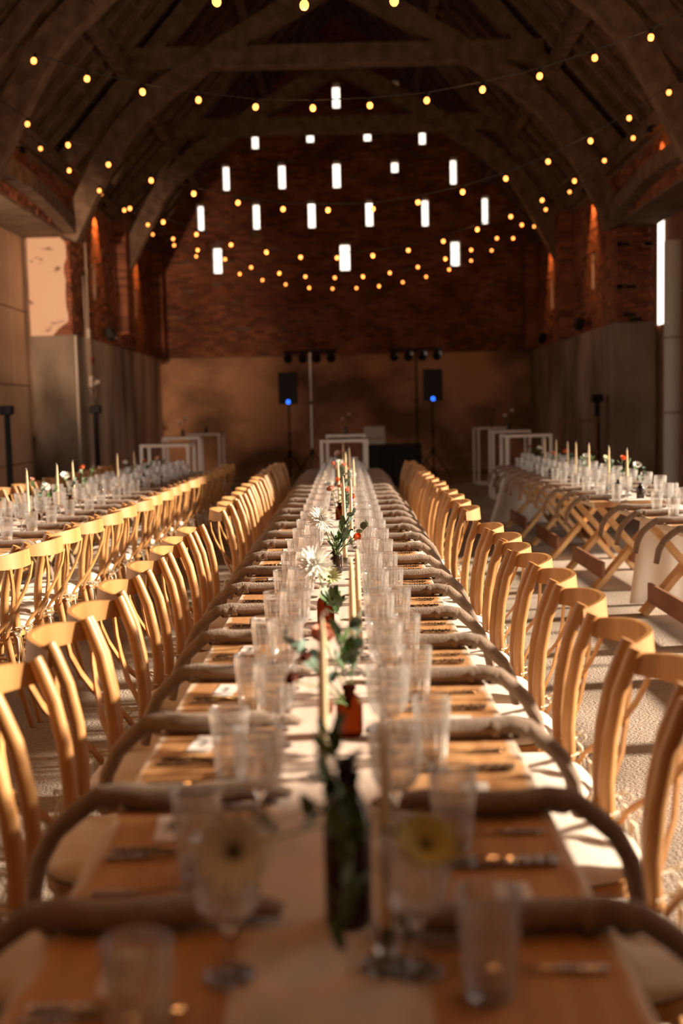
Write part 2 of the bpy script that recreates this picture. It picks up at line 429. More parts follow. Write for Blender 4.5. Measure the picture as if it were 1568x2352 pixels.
# side walls
SUN_OPEN = (2.65, 11.7)
LH = [(21.05 - .11, 21.05 + .11, 3.64, 4.28), (25.2 - .11, 25.2 + .11, 3.64, 4.28)]
right_holes = [(SUN_OPEN[0], SUN_OPEN[1], -1, 4.3), (13.4, 19.25, -1, OPZ)] + LH
left_holes = [(4.6, 8.2, -1, 3.6), (13.0, 19.25, -1, OPZ)] + LH
for side, holes, nmw in ((-1, left_holes, 'wall_left'), (1, right_holes, 'wall_right')):
    WT = .75 if side < 0 else .68
    w = grid_wall('y', side * (WX + WT / 2 + .03), WT, Y0 - .3, Y1 + .4, 0, WH - .2, holes)
    wall = struct(nmw, w, M['mortar'])
    lo = [h for h in holes if h[2] < 0]
    c = grid_wall('y', side * (WX + .01), .08, Y0, Y1 - .05, 0, CZ, lo)
    # render that wraps round the doorway jamb
    obj('jamb_render', MB().bevbox((side * (WX + WT / 2), 19.24, CZ / 2), (WT - .02, .05, CZ), .008), M['darkrender'] if side < 0 else M['concrete'], wall)
    struct('wall_render', c, M['whitewash'] if side < 0 else M['concrete'], wall)
    r = brick_rects(12.0, Y1, CZ + .03, 5.35, holes)
    lay_bricks(wall, r, lambda l, h, z, p, s=side: ((s * (WX + .03 + .025 - p / 2), (l + h) / 2, z + BH / 2), (.05 + p, h - l, BH)),
               pick=lambda t: 99, limit=0)
    # jamb brickwork facing the camera
    r = brick_rects(WX + .02, WX + WT - .06, CZ + .02, OPZ, [])
    lay_bricks(wall, r, lambda l, h, z, p, s=side: ((s * (l + h) / 2, 19.245 - p / 2, z + BH / 2), (h - l, .03 + p, BH)), pick=lambda t: t[2], limit=150)
    # timber lintel over the cart doorway, gently arched
    lb = MB(); pts = [(side * (WX - .03), 12.9 + 6.5 * k / 12, OPZ + .05 + .30 * math.sin(PI * k / 12)) for k in range(13)]
    lb.sweep(pts, (.22, .17), 4, phase=PI / 4, up=(0, 0, 1)); obj('lintel', lb, M['timber'], wall)
    for (a0_, a1_, h0_, h1_) in LH:  # pale linings added so the slit sides look brighter
        for q in (a0_ + .012, a1_ - .012): obj('added_slit_lining', MB().bevbox((side * (WX + .30), q, (h0_ + h1_) / 2), (.56, .02, h1_ - h0_ - .01), .003), M['plaster'], wall)
    # buttress-like brick pilasters between the slits
    for y in (23.2, 27.6):
        pb = MB(); z = CZ + .01; r = 0
        obj('pilaster', MB().box((side * (WX - .09), y, (CZ + 5.4) / 2), (.24, .50, 5.4 - CZ)), M['mortar'], wall)
        while z < 5.34:
            o_ = R_.uniform(-.006, .006)
            for yy, ln in (((y - .135, .255), (y + .135, .255)) if r % 2 else ((y - .21, .11), (y, .285), (y + .21, .11))):
                pb.box((side * (WX - .10 + o_), yy, z + BH / 2), (.25, ln, BH))
            z += BH + BJ; r += 1
        stuff(obj('pilaster_bricks', pb, M['brick'], wall))
WT = .75
# peeling plaster on the left jamb
pl = MB(); n_ = 14; vs = []
for k in range(n_ + 1):
    z = CZ + (OPZ - CZ) * k / n_
    x_in = WX + .09 + R_.uniform(-.03, .04) + (.25 if k < 1 else (.12 if k < 2 else 0))
    vs += [(-(WX + WT - .03), 19.20, z), (-x_in, 19.20, z), (-(WX + WT - .03), 19.24, z), (-x_in, 19.24, z)]
fs = []
for k in range(n_):
    a = k * 4; fs += [(a, a + 1, a + 5, a + 4), (a + 1, a + 3, a + 7, a + 5), (a + 3, a + 2, a + 6, a + 7)]
fs.append((0, 2, 3, 1)); e_ = n_ * 4; fs.append((e_, e_ + 1, e_ + 3, e_ + 2))
pl.add(vs, fs); obj('plaster_patch', pl, M['plaster'], bpy.data.objects['wall_left'])
fw = grid_wall('x', Y0 - .2, .4, -WX - .8, WX + .8, 0, RIDGE + .1, []); struct('wall_front', fw, M['mortar'])

# cart doors
def cart_door(name, x, y0, y1, h, n, m):
    d = struct(name, MB().box((x + math.copysign(.03, x), (y0 + y1) / 2, h / 2), (.04, y1 - y0, h)), M['stretcher'])
    for k in range(n):
        a = y0 + (y1 - y0) * k / n
        for j, (za, zb) in enumerate(((0.02, .75), (.77, 2.04), (2.06, 3.28), (3.30, h))):
            p = MB().bevbox((x, a + (y1 - y0) / n / 2, (za + zb) / 2), (.03, (y1 - y0) / n - .012, zb - za), .006); obj('panel', p, m, d)
    obj('frame_post', MB().bevbox((x, y0, h / 2), (.09, .09, h)), M['stretcher'], d)
    obj('top_rail', MB().bevbox((x, (y0 + y1) / 2, h + .05), (.10, y1 - y0, .10)), M['timber'], d)
    return d
cart_door('door_1', -(WX + WT + .08), 16.4, 19.5, 4.62, 3, M['doorpanel'])
cart_door('door_2', WX + WT + .08, 13.2, 19.25, 4.62, 4, M['stretcher'])
obj('sill_board', MB().bevbox((WX + WT + .03, 19.4, 1.42), (.05, .5, 2.84), .01), M['stretcher'], bpy.data.objects['door_2'])
# pale rolled sheet standing in the right doorway
rs = thing('rolled_sheet', 'tall pale rolled sheet standing upright in the right doorway', 'sheet', loc=(5.32, 18.45, 0))
rm = MB(); sp = [((.19 - .0022 * k) * math.cos(.5 * k), (.19 - .0022 * k) * math.sin(.5 * k)) for k in range(26)]
vs = [(x, y, z) for z in (0.0, 4.1) for x, y in sp]; N_ = len(sp)
rm.add(vs, [(k, k + 1, N_ + k + 1, N_ + k) for k in range(N_ - 1)]); obj('sheet', rm, M['rolled'], rs, True)
obj('strap', MB().lathe([(.193, 1.35), (.195, 1.35), (.195, 1.38), (.193, 1.38)], 24), M['tube'], rs)
obj('strap', MB().lathe([(.193, 2.55), (.195, 2.55), (.195, 2.58), (.193, 2.58)], 24), M['tube'], rs)

# roof
ceil = None
for side in (-1, 1):
    a = math.atan(SLOPE); L = 5.6 / math.cos(a)
    rot = Matrix.Rotation(side * a, 3, 'Y')
    c = (side * 2.8, (Y0 + Y1) / 2, RIDGE - 2.8 * SLOPE + .12)
    b = MB().box(c, (L, Y1 - Y0 + .8, .06), rot)
    if ceil is None: ceil = struct('ceiling', b, M['tile'])
    else: obj('roof_slope', b, M['tile'], ceil)
    for k in range(17):
        t = .25 + k * .315
        x = side * t; bt = MB().bevbox((0, 0, 0), (.05, Y1 - 2 + .2, .045), .006, rot)
        obj('batten', bt, M['timber'], ceil, loc=(x, (Y1 + 2) / 2, roofz(x) + .07))
    rme = MB().bevbox((0, 0, 0), (L, .08, .11), .008, rot).mesh('rafter', M['timber'])
    for k in range(38):
        obj('rafter', rme, None, ceil, loc=(side * 2.8, 2.2 + k * .68, RIDGE - 2.8 * SLOPE - .02))
    pu = MB()
    for xx in (1.75, 3.45):
        obj('purlin', MB().beam((side * xx, 1, roofz(xx) - .20), (side * xx, Y1, roofz(xx) - .20), .17, .20), M['timber'], ceil)
    # plate on the wall head
    obj('wall_plate', MB().beam((side * (WX + .1), Y0, 5.55), (side * (WX + .1), Y1, 5.55), .34, .28), M['timber'], ceil)
obj('ridge_board', MB().beam((0, Y0, RIDGE - .15), (0, Y1, RIDGE - .15), .06, .25), M['timber'], ceil)

def curved(mb, pts, w, h):
    # smooth arc through the given points, rectangular section (w along y, h across)
    P = [Vector(p) for p in pts]; out = []
    for i in range(len(P) - 1):
        p0, p1, p2, p3 = P[max(i - 1, 0)], P[i], P[i + 1], P[min(i + 2, len(P) - 1)]
        for k in range(5):
            t = k / 5
            out.append(.5 * ((2 * p1) + (p2 - p0) * t + (2 * p0 - 5 * p1 + 4 * p2 - p3) * t * t + (3 * p1 - p0 - 3 * p2 + p3) * t ** 3))
    out.append(P[-1])
    return mb.sweep(out, (w / 2 * 1.41, h / 2 * 1.41), 4, up=(0, 1, 0), phase=PI / 4)

def truss():
    t = thing('roof_truss', 'truss', 'truss', 'roof trusses')
    obj('collar_beam', MB().bevbox((-.12, 0, 7.27), (6.9, .26, .35), .02), M['timber'], t)
    for s in (-1, 1):
        m = MB(); m.beam((s * 5.0, 0, roofz(5.0) - .30), (s * .05, 0, roofz(.05) - .32), .24, .30, up=(0, 1, 0)); obj('principal_rafter', m, M['timber'], t)
        m = curved(MB(), [(s * .02, -.02, 8.44), (s * 1.6, -.02, 7.56), (s * 3.05, -.02, 6.66)], .32, .27); obj('arch_brace', m, M['timber'], t)
        m = curved(MB(), [(s * 2.95, 0, 6.70), (s * 3.55, 0, 6.16), (s * 4.05, 0, 5.35), (s * 4.52, 0, 4.45)], .34, .23); obj('knee_brace', m, M['timber'], t)
        obj('strut', MB().beam((s * 3.32, .05, 7.1), (s * 3.75, .05, 6.15), .14, .12, up=(0, 1, 0)), M['timber'], t)
        obj('peg', MB().sweep([(s * 2.6, -.16, 7.2), (s * 2.6, .0, 7.2)], .018, 8), M['timber'], t)
    return t
tp = Proto(truss())
for y, l in ((5.5, 'nearest dark oak roof truss high above the middle table'), (10.0, 'second dark oak roof truss above the middle table'),
             (14.5, 'arched oak roof truss in front of the two collar beams'), (19.0, 'arched oak roof truss with the upper collar beam in view'),
             (23.5, 'farthest arched oak roof truss with the lower collar beam in view')):
    tp.put((0, y, 0), 0, l)

# ------------------------------------------------------------------ string lights
STR = [
(6.4,[(-1.62,3.95),(-1.14,3.83),(-0.66,3.75),(-0.18,3.72),(0.31,3.73),(.8,3.79),(1.28,3.9)]),
(10,[(-3.5,5.0),(-3.05,4.76),(-2.61,4.56),(-2.16,4.40),(-1.69,4.28),(-1.21,4.20),(-0.72,4.13),(-0.23,4.11),(0.26,4.12),(0.75,4.15),(1.23,4.23),(1.72,4.33),(2.19,4.47),(2.67,4.63),(3.1,4.83),(3.5,5.05)]),
(12.6,[(-3.39,4.69),(-2.96,4.46),(-2.53,4.24),(-2.07,4.06),(-1.61,3.91),(-1.13,3.80),(-0.64,3.72),(-0.15,3.70),(0.34,3.70),(0.83,3.76),(1.32,3.86),(1.79,3.99),(2.25,4.16),(2.71,4.37),(3.13,4.60),(3.56,4.86)]),
(15.8,[(-4.44,5.42),(-4.09,5.17),(-3.71,4.87),(-3.31,4.59),(-2.90,4.34),(-2.45,4.15),(-2.00,3.97),(-1.53,3.82),(-1.05,3.71),(-0.58,3.63),(-0.08,3.61),(0.41,3.63),(0.90,3.69),(1.38,3.80),(1.85,3.95),(2.31,4.11),(2.74,4.32),(3.18,4.57),(3.59,4.83),(3.98,5.12),(4.36,5.43)]),
(20,[(-4.16,5.35),(-3.77,5.07),(-3.37,4.81),(-2.94,4.56),(-2.52,4.36),(-2.05,4.19),(-1.60,4.04),(-1.11,3.93),(-0.66,3.86),(-0.15,3.83),(0.34,3.84),(0.81,3.89),(1.30,3.98),(1.78,4.11),(2.23,4.25),(2.68,4.44),(3.11,4.66),(3.53,4.91),(3.94,5.20)]),
(24,[(-3.95,5.27),(-3.51,5.04),(-3.06,4.80),(-2.64,4.60),(-2.16,4.42),(-1.69,4.28),(-1.21,4.18),(-0.72,4.10),(-0.23,4.07),(0.27,4.07),(0.74,4.10),(1.24,4.17),(1.73,4.27),(2.21,4.41),(2.67,4.58),(3.10,4.78),(3.55,5.02),(3.99,5.25)]),
]
bulb_me = MB().lathe([(.001, -.034), (.014, -.031), (.023, -.020), (.026, -.006), (.023, .008), (.015, .018), (.012, .022)], 12).mesh('bulb', M['bulb'], True)
sock_me = MB().lathe([(.014, .018), (.016, .022), (.016, .058), (.008, .064)], 8, cap1=True).mesh('socket', M['black'])
STR += [(3.3, [(x * .48, 3.62 + .085 * x * x * .3) for x in range(-6, 7)]), (.4, [(x * .48, 3.62 + .085 * x * x * .3) for x in range(-6, 7)])]
SNAME = ['nearest string of bulbs, at the top edge above the table', 'wide string of large bulbs sagging below the upper collar beam',
         'third string of bulbs, from the roof slopes above the side tables', 'string of bulbs sagging across the row of low wall slits',
         'second lowest string of bulbs before the gable wall', 'farthest and lowest string of small bulbs before the gable wall',
         'string of bulbs high over the near end of the middle table', 'string of bulbs high up at the near end of the barn']
nb = 0
for si, (Y, pts) in enumerate(STR):
    s = thing('string_light', SNAME[si], 'string light', 'festoon lights across the barn', loc=(0, Y, 0))
    ext = list(pts)
    if len(pts) > 8:
        for e, sg in ((0, -1), (-1, 1)):
            x, z = ext[e]
            if abs(x) < 4.3:
                if Y >= 20: q = (sg * 4.44, 5.62, 1.1); 
                else: q = (sg * 4.44, z + (4.44 - abs(x)) * .68, 0)
                ext = [q] + ext if e == 0 else ext + [q]
    P3 = [(p[0], p[2] if len(p) > 2 else 0, p[1] + .06) for p in ext]
    a, b = P3[0], P3[-1]
    if len(pts) > 8: P3 = [(-WX, a[1], a[2] + .12)] + P3 + [(WX, b[1], b[2] + .12)]
    else: P3 = [(-4.5, 0, 5.6), (-3, 0, 4.6)] + P3 + [(3, 0, 4.7), (4.5, 0, 5.7)]
    obj('cable', MB().sweep(P3, .005, 5, up=(0, 1, 0)), M['wire'], s)
    for p in ext:
        b_ = obj('bulb', bulb_me, None, s, loc=(p[0], p[2] if len(p) > 2 else 0, p[1]))
        b_.rotation_euler = (R_.uniform(-.2, .2), R_.uniform(-.3, .3), 0)
        obj('socket', sock_me, None, b_)
        nb += 1
        if nb % 3 == 1:
            ld = bpy.data.lights.new('bulb_light', 'POINT'); ld.energy = 11 if Y < 4 else 2.6; ld.color = (1, .42, .14); ld.shadow_soft_size = .03
            l = bpy.data.objects.new('lamp_light', ld); COL.objects.link(l); l.parent = b_; l.location = (0, 0, -.07)

# ------------------------------------------------------------------ cross-back chair
def make_chair():
    """origin on the floor below the post tops; +x points to the table"""
    t = thing('cross_back_chair', 'chair', 'chair')
    C_ = M['chair']
    for s in (-1, 1):
        pts = [(-.035, s * .205, 0), (.0, s * .20, .15), (.045, s * .192, .32), (.068, s * .186, .46), (.070, s * .183, .56), (.060, s * .182, .67), (.038, s * .183, .78), (.006, s * .185, .865), (-.006, s * .186, .892)]
        obj('leg', MB().sweep(pts, [.014, .016, .019, .0205, .0205, .020, .0195, .019, .0185], 10, up=(1, 0, 0)), C_, t, 'auto')
    for s in (-1, 1):
        obj('leg', MB().sweep([(.465, s * .195, 0), (.45, s * .185, .25), (.44, s * .178, .43)], [.012, .015, .018], 10, up=(1, 0, 0)), C_, t, 'auto')
    # bent crest rail
    m = MB(); pts = []; w = []
    for k in range(15):
        u = -1 + 2 * k / 14; y = .200 * math.copysign(abs(u) ** .85, u) if abs(u) > 1e-6 else 0
        pts.append((-.002 - .105 * (1 - abs(u) ** 2.3), y, .852 + .006 * (1 - u * u))); w.append(.050 + .026 * (1 - abs(u) ** 3))
    m.ribbon(pts, w, .015, (.10, 0, 1)); obj('crest_rail', m, C_, t, 'auto')
    for s in (-1, 1):
        obj('bolt', MB().lathe([(.001, .004), (.005, .003), (.006, 0)], 8), M['metal'], t, loc=(.021, s * .186, .855), rot=(0, PI / 2, 0))
    # crossed laths
    for s in (-1, 1):
        pts = [(-.088, s * .135, .825), (-.085, s * .105, .76), (-.070, s * .055, .69), (-.045, s * .0, .62), (-.012, -s * .075, .55), (.025, -s * .125, .50), (.045, -s * .150, .455)]
        pts = [(x + (.006 if s > 0 else -.006), y, z) for x, y, z in pts]
        obj('cross_lath', MB().ribbon(pts, .024, .009, (0, 1, .3)), C_, t, 'auto')
    # seat frame: rounded ring
    N_ = 28; o_, i_ = [], []
    for k in range(N_):
        a = 2 * PI * k / N_; ca, sa = math.cos(a), math.sin(a)
        e = lambda c, p: math.copysign(abs(c) ** p, c)
        wx, wy = .205, .205 + .01 * ca
        o_.append((.265 + wx * e(ca, .72), wy * e(sa, .72))); i_.append((.265 + (wx - .04) * e(ca, .72), (wy - .04) * e(sa, .72)))
    vs = [(x, y, z) for z in (.415, .448) for x, y in o_] + [(x, y, z) for z in (.415, .448) for x, y in i_]
    fs = []
    for k in range(N_):
        j = (k + 1) % N_; fs += [(k, j, N_ + j, N_ + k), (2 * N_ + j, 2 * N_ + k, 3 * N_ + k, 3 * N_ + j), (N_ + k, N_ + j, 3 * N_ + j, 3 * N_ + k), (j, k, 2 * N_ + k, 2 * N_ + j)]
    obj('seat_frame', MB().add(vs, fs), C_, t, 'auto')
    # cushion: puffed pad
    m = MB(); rings = [(.70, .447), (.97, .449), (1.04, .460), (1.03, .474), (.93, .487), (.70, .496), (.40, .500), (.02, .497)]
    vs = []; fs = []
    for sc, z in rings:
        for k in range(N_):
            x, y = o_[k]; vs.append((.265 + (x - .265) * sc, y * sc * .99, z + (.004 * math.sin(k * 1.7 + sc * 9) if .3 < sc < .95 else 0)))
    for r in range(len(rings) - 1):
        for k in range(N_):
            a = r * N_ + k; b = r * N_ + (k + 1) % N_; fs.append((a, b, b + N_, a + N_))
    fs.append(tuple(reversed(range(N_)))); fs.append(tuple(range(7 * N_, 8 * N_)))
    cu = obj('cushion', m.add(vs, fs), M['cushion'], t, True)
    for s in (-1, 1):
        m = MB(); px, py, pz = .045, s * .186, .475
        for q, (lx, ly, lz) in enumerate(((-.055, .035, .012), (-.045, -.04, .02))):
            pts = [(px - .02, py, pz)] + [(px - .02 + lx * .7 * math.sin(PI * u / 6) ** .8, py + ly * (u / 6) * .8, pz + lz * math.sin(PI * u / 6) - .03 * (u / 6) ** 2) for u in range(1, 6)] + [(px - .018, py, pz - .004)]
            m.sweep(pts, (.0045, .0022), 5)
        for q in (-1, 1):
            m.sweep([(px - .02, py, pz), (px - .045, py + q * .02, pz - .03), (px - .05, py + q * .03, pz - .09), (px - .045, py + q * .026, pz - .15)], (.0045, .002), 5)
        m.sweep([(px - .024, py - .02, pz), (px - .026, py, pz + .002), (px + .02, py + .02 * s, pz), (px + .03, py, pz), (px + .02, py - .02 * s, pz), (px - .024, py - .016, pz)], .0035, 5)
        obj('ribbon_bow', m, M['ribbon'], cu)
    # stretchers
    for s in (-1, 1):
        obj('stretcher', MB().sweep([(.015, s * .196, .20), (.23, s * .196, .21), (.455, s * .188, .22)], .009, 6), C_, t, 'auto')
    obj('stretcher', MB().sweep([(.23, -.195, .21), (.23, .195, .21)], .009, 6), C_, t, 'auto')
    obj('stretcher', MB().sweep([(.45, -.188, .30), (.45, .188, .30)], .009, 6), C_, t, 'auto')
    return t
chairp = Proto(make_chair())

XC = -.045          # centre line of the middle table
right_far = [1.25, 1.77, 2.29, 2.79, 3.28, 3.83, 4.32, 4.78, 5.18, 5.60, 6.09, 7.20, 7.70, 8.20, 8.68, 9.20, 9.70, 10.18, 10.70, 11.20, 11.70, 12.2, 12.7, 13.2, 13.7]
left_far = [1.26, 1.78, 2.30, 2.83, 3.39, 3.78, 4.27, 4.80, 5.34, 5.75, 6.22, 7.50, 7.98, 8.46, 8.94, 9.45, 9.95, 10.45, 10.95, 11.45, 11.95, 12.45, 12.95, 13.45, 13.98]
for i, y in enumerate(right_far):
    chairp.put((.70 + R_.uniform(-.015, .015), y - .186, 0), PI + R_.uniform(-.05, .05),
               'honey cross-back wooden chair, %s from the camera along the right of the middle table' % ordinal(i), 'cross-back chairs right of the middle table')
for i, y in enumerate(left_far):
    chairp.put((-.80 + R_.uniform(-.015, .015), y - .186, 0), R_.uniform(-.05, .05),
               'honey cross-back wooden chair, %s from the camera along the left of the middle table' % ordinal(i), 'cross-back chairs left of the middle table')
XL = lambda y: -2.42 + .0145 * y     # centre line of the left table
k = 0; y = 4.2
while y < 14.1:
    chairp.put((XL(y) + .745 + R_.uniform(-.02, .02), y, 0), PI + R_.uniform(-.06, .06),
               'cross-back chair with ribbon bows, %s from the camera between left and middle tables' % ordinal(k), 'cross-back chairs on the near side of the left table')
    k += 1; y += .50
k = 0; y = 8.0
while y < 14.1:
    chairp.put((XL(y) - .745 + R_.uniform(-.02, .02), y, 0), R_.uniform(-.06, .06),
               'cross-back chair on the wall side of the left table, %s from the camera' % ordinal(k), 'cross-back chairs on the far side of the left table')
    k += 1; y += .50

# ------------------------------------------------------------------ trestle tables
def make_table(fs=.30, st=.245, L=1.925, W=.82):
    """origin on the floor below the centre of the top"""
    t = thing('trestle_table', 'table', 'table')
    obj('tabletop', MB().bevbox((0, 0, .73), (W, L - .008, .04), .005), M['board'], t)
    for q in (-1, 1):
        yy = q * (L / 2 - .40)
        for s in (-1, 1):
            m = MB(); m.beam((-s * fs, yy + s * .022, 0.005), (s * fs, yy + s * .022, .708), .042, .125, up=(0, 1, 0))
            obj('leg', m, M['trestle'], t)
        obj('cleat', MB().bevbox((0, yy, .695), (fs * 2.2, .10, .03), .004), M['trestle'], t)
    for s in (-1, 1):
        obj('stretcher', MB().bevbox((s * st, 0, .16), (.03, L - .72, .14), .004), M['stretcher'], t)
    return t
tabp = Proto(make_table(.17, .085)); tabr = Proto(make_table())
i = 0; y = .95
while y < 14.2:
    tabp.put((XC, y + .9625, 0), 0, 'wooden trestle table, %s from the camera in the middle row' % ordinal(i), 'trestle tables of the middle row'); y += 1.925; i += 1
for i in range(6):
    y = 3.0 + 1.925 * i + .96
    tabp.put((XL(y), y, 0), -.0145, 'wooden trestle table, %s from the camera in the left row' % ordinal(i), 'trestle tables of the left row')
for i, (y, x) in enumerate(((5.52, 2.36), (7.445, 2.39), (8.415 + .96 + .38, 2.31), (8.795 + 1.925 + .96, 2.30), (8.795 + 3.85 + .96, 2.29))):
    tabr.put((x, y + .96 - .96, 0), 0, 'wooden trestle table with crossed legs, %s from the camera in the right row' % ordinal(i), 'trestle tables of the right row')

# runners
def cloth(name, x0, x1, y0, y1, z, label, m, th=.003, amp=.003):
    nx, ny = 10, max(12, int((y1 - y0) / .12)); vs = []; fs = []
    rr = random.Random(int(y0 * 10) + 5)
    ph = [rr.uniform(0, 6) for _ in range(8)]
    f = lambda x, y: z + th + amp * (1 + math.sin(7 * y + ph[0] + 9 * x) * .6 + math.sin(13 * y - 14 * x + ph[1]) * .4) * .8
    for j in range(ny + 1):
        y = y0 + (y1 - y0) * j / ny; wb = .008 * math.sin(3.1 * y + ph[2])
        for i_ in range(nx + 1):
            x = x0 + (x1 - x0) * i_ / nx + wb; vs.append((x, y, f(x, y)))
    n1 = len(vs); vs += [(x, y, zz - .0025) for x, y, zz in vs]
    for j in range(ny):
        for i_ in range(nx):
            a = j * (nx + 1) + i_; fs.append((a, a + 1, a + nx + 2, a + nx + 1)); fs.append((n1 + a + nx + 1, n1 + a + nx + 2, n1 + a + 1, n1 + a))
    for j in range(ny):
        for c_ in (0, nx):
            a = j * (nx + 1) + c_; fs.append((a, a + nx + 1, n1 + a + nx + 1, n1 + a))
    for c_ in (0, ny):
        for i_ in range(nx):
            a = c_ * (nx + 1) + i_; fs.append((a, a + 1, n1 + a + 1, n1 + a))
    return tag(obj(name, MB().add(vs, fs), m, None, True), label, 'table runner', 'pale cloth runners')
cloth('table_runner', XC - .13, XC + .13, .97, 14.4, .7505, 'pale crumpled cloth runner down the middle table', M['runner'])
o_ = cloth('table_runner', -.14, .14, 3.05, 14.4, .7505, 'pale cloth runner along the left table', M['runner']); o_.location.x = -2.42; o_.rotation_euler.z = -.0145

# runners of the right row fall to the floor at the table ends
def falling_runner(x, y0, yend, label, w=.36, spread=.05):
    t = thing('table_runner', label, 'table runner', 'pale cloth runners', loc=(x, 0, 0))
    path = [(y0, .7535), (yend - .02, .7535), (yend + .006, .748), (yend + .016, .72), (yend + .03, .5), (yend + .04, .25), (yend + .05, .012)]
    n = 20; vs = []; fs = []
    for j, (yy, zz) in enumerate(path):
        hang = max(0, .75 - zz)
        for k in range(n + 1):
            u = -1 + 2 * k / n; vs.append((u * (w / 2 + spread * hang), yy + hang * .045 * math.sin(u * 9), zz))
    N2 = len(vs); vs += [(a, b + (.003 if c < .74 else 0), c + (.003 if c > .74 else 0)) for a, b, c in vs]
    for j in range(len(path) - 1):
        for k in range(n):
            a = j * (n + 1) + k; fs += [(a, a + 1, a + n + 2, a + n + 1), (N2 + a + n + 1, N2 + a + n + 2, N2 + a + 1, N2 + a)]
        for k in (0, n):
            a = j * (n + 1) + k; fs.append((a, a + n + 1, N2 + a + n + 1, N2 + a))
    obj('cloth', MB().add(vs, fs), M['drape'], t, True)
falling_runner(2.46, 4.6, 8.41, 'ivory runner falling to the floor at the gap in the right tables', w=.54, spread=.12)
falling_runner(2.30, 8.85, 14.58, 'ivory runner falling over the far end of the right tables', w=.5, spread=.3)

# ------------------------------------------------------------------ napkins, cards, cutlery
def make_napkin(v):
    """x = 0 is the table edge, +x towards the guest, z = 0 the table top"""
    rr = random.Random(v * 13 + 1)
    t = thing('napkin', 'napkin', 'napkin')
    out = .165 + rr.uniform(-.02, .02); dn = .17 + rr.uniform(-.03, .03); wob = rr.uniform(-.012, .012)
    pts = [(-.335, .012, .022), (-.31, .006, .026), (-.24, 0, .028), (-.15, wob, .023), (-.06, wob, .023), (-.01, wob * .5, .027), (.035, 0, .021), (out * .47, -.002, -.010), (out * .72, -.004, -.048), (out * .90, 0, -.102), (out, .004, -dn)]
    rad = [(.020, .006), (.026, .012), (.033, .020), (.033, .021), (.030, .021), (.026, .022), (.026, .020), (.026, .020), (.026, .019), (.026, .018), (.024, .014)]
    obj('cloth', MB().sweep(pts, rad, 12), M['linen'], t, 'auto')
    # wrapped knot and the loose fold lying over the roll
    m = MB()
    for k, (cx, tilt) in enumerate(((-.035, .5), (.012, -.45))):
        ring = []
        for a in range(13):
            th = 2 * PI * a / 12; ring.append((cx + tilt * .02 * math.cos(th), .0275 * math.cos(th), .021 - (.004 if cx > 0 else 0) + .0215 * math.sin(th)))
        m.sweep(ring, (.0022, .010), 6, up=(1, 0, 0))
    obj('knot', m, M['linen'], t, 'auto')
    vs = []
    for z in (0, .004):
        vs += [(-.30, -.024, .026 + z), (-.235, .027, .028 + z), (-.17, .018, .036 + z), (-.20, -.027, .028 + z)]
    obj('fold', MB().add(vs, [(3, 2, 1, 0), (4, 5, 6, 7), (0, 1, 5, 4), (1, 2, 6, 5), (2, 3, 7, 6), (3, 0, 4, 7)]), M['linen'], t)
    return t
nap = [Proto(make_napkin(v)) for v in range(4)]

def beads(m, x0, x1, r, n, z=.006):
    for k in range(n): m.ball((x0 + (x1 - x0) * k / (n - 1), 0, z + .001), r * (1 if k % 2 else .8), 8, 5, .8)
def make_knife():
    m = MB(); beads(m, -.085, -.004, .0078, 9); pts = [(-.21, 0, .004), (-.19, 0, .0045), (-.12, .001, .005), (-.095, 0, .006), (-.06, 0, .0065), (-.02, 0, .006), (.0, 0, .005)]
    m.sweep(pts, [(.002, .0006), (.007, .0010), (.009, .0012), (.005, .004), (.006, .005), (.0075, .005), (.006, .004)], 8)
    return tag(obj('knife', m, M['metal'], None, 'auto'), 'knife', 'cutlery')
def make_fork():
    m = MB(); beads(m, -.07, -.003, .0066, 7, .004); m.sweep([(-.135, 0, .011), (-.10, 0, .006), (-.06, 0, .004), (-.02, 0, .005), (.0, 0, .004)], [(.004, .002), (.0028, .002), (.004, .002), (.0065, .0022), (.006, .002)], 8)
    m.sweep([(-.160, 0, .011), (-.148, 0, .010), (-.135, 0, .010)], [(.0115, .0012), (.010, .0014), (.005, .002)], 8)
    for k in range(4):
        yy = -.0095 + k * .0063; m.sweep([(-.158, yy, .011), (-.18, yy, .009), (-.205, yy, .012)], [(.0018, .001), (.0016, .001), (.0007, .0006)], 5)
    return tag(obj('fork', m, M['metal'], None, 'auto'), 'fork', 'cutlery')
def make_spoon():
    m = MB(); beads(m, -.07, -.003, .0066, 7, .004); m.sweep([(-.19, 0, .007), (-.183, 0, .005), (-.165, 0, .003), (-.145, 0, .006), (-.13, 0, .010), (-.09, 0, .006), (-.04, 0, .004), (.0, 0, .004)],
                      [(.004, .002), (.014, .0025), (.017, .003), (.012, .0025), (.004, .002), (.003, .002), (.005, .002), (.0065, .002)], 8)
    return tag(obj('spoon', m, M['metal'], None, 'auto'), 'spoon', 'cutlery')
knp, fkp, spp = Proto(make_knife()), Proto(make_fork()), Proto(make_spoon())

def make_card(v):
    """small upright-printed name card lying on the wood; long side along y"""
    rr = random.Random(v + 50); L = .125 if v % 2 == 0 else .09
    t = thing('place_card', 'card', 'card')
    obj('card', MB().bevbox((0, 0, .0015), (.055, L, .0012), .0003), M['card'], t)
    m = MB(); n = rr.randint(4, 6); y = -n * .0105 / 2
    for k in range(n):                                   # hand lettering: a run of separate strokes, too small to read
        h = rr.choice((.007, .011)); a = rr.uniform(-.002, .002)
        m.box((0 + (h - .007) / 2, y, .0024), (h * 2.1, .0028, .0004)); m.box((a, y + .0045, .0024), (.0028, .0082, .0004)); y += .0105
    obj('lettering', m, M['ink'], t)
    return t
cardp = [Proto(make_card(v)) for v in range(4)]

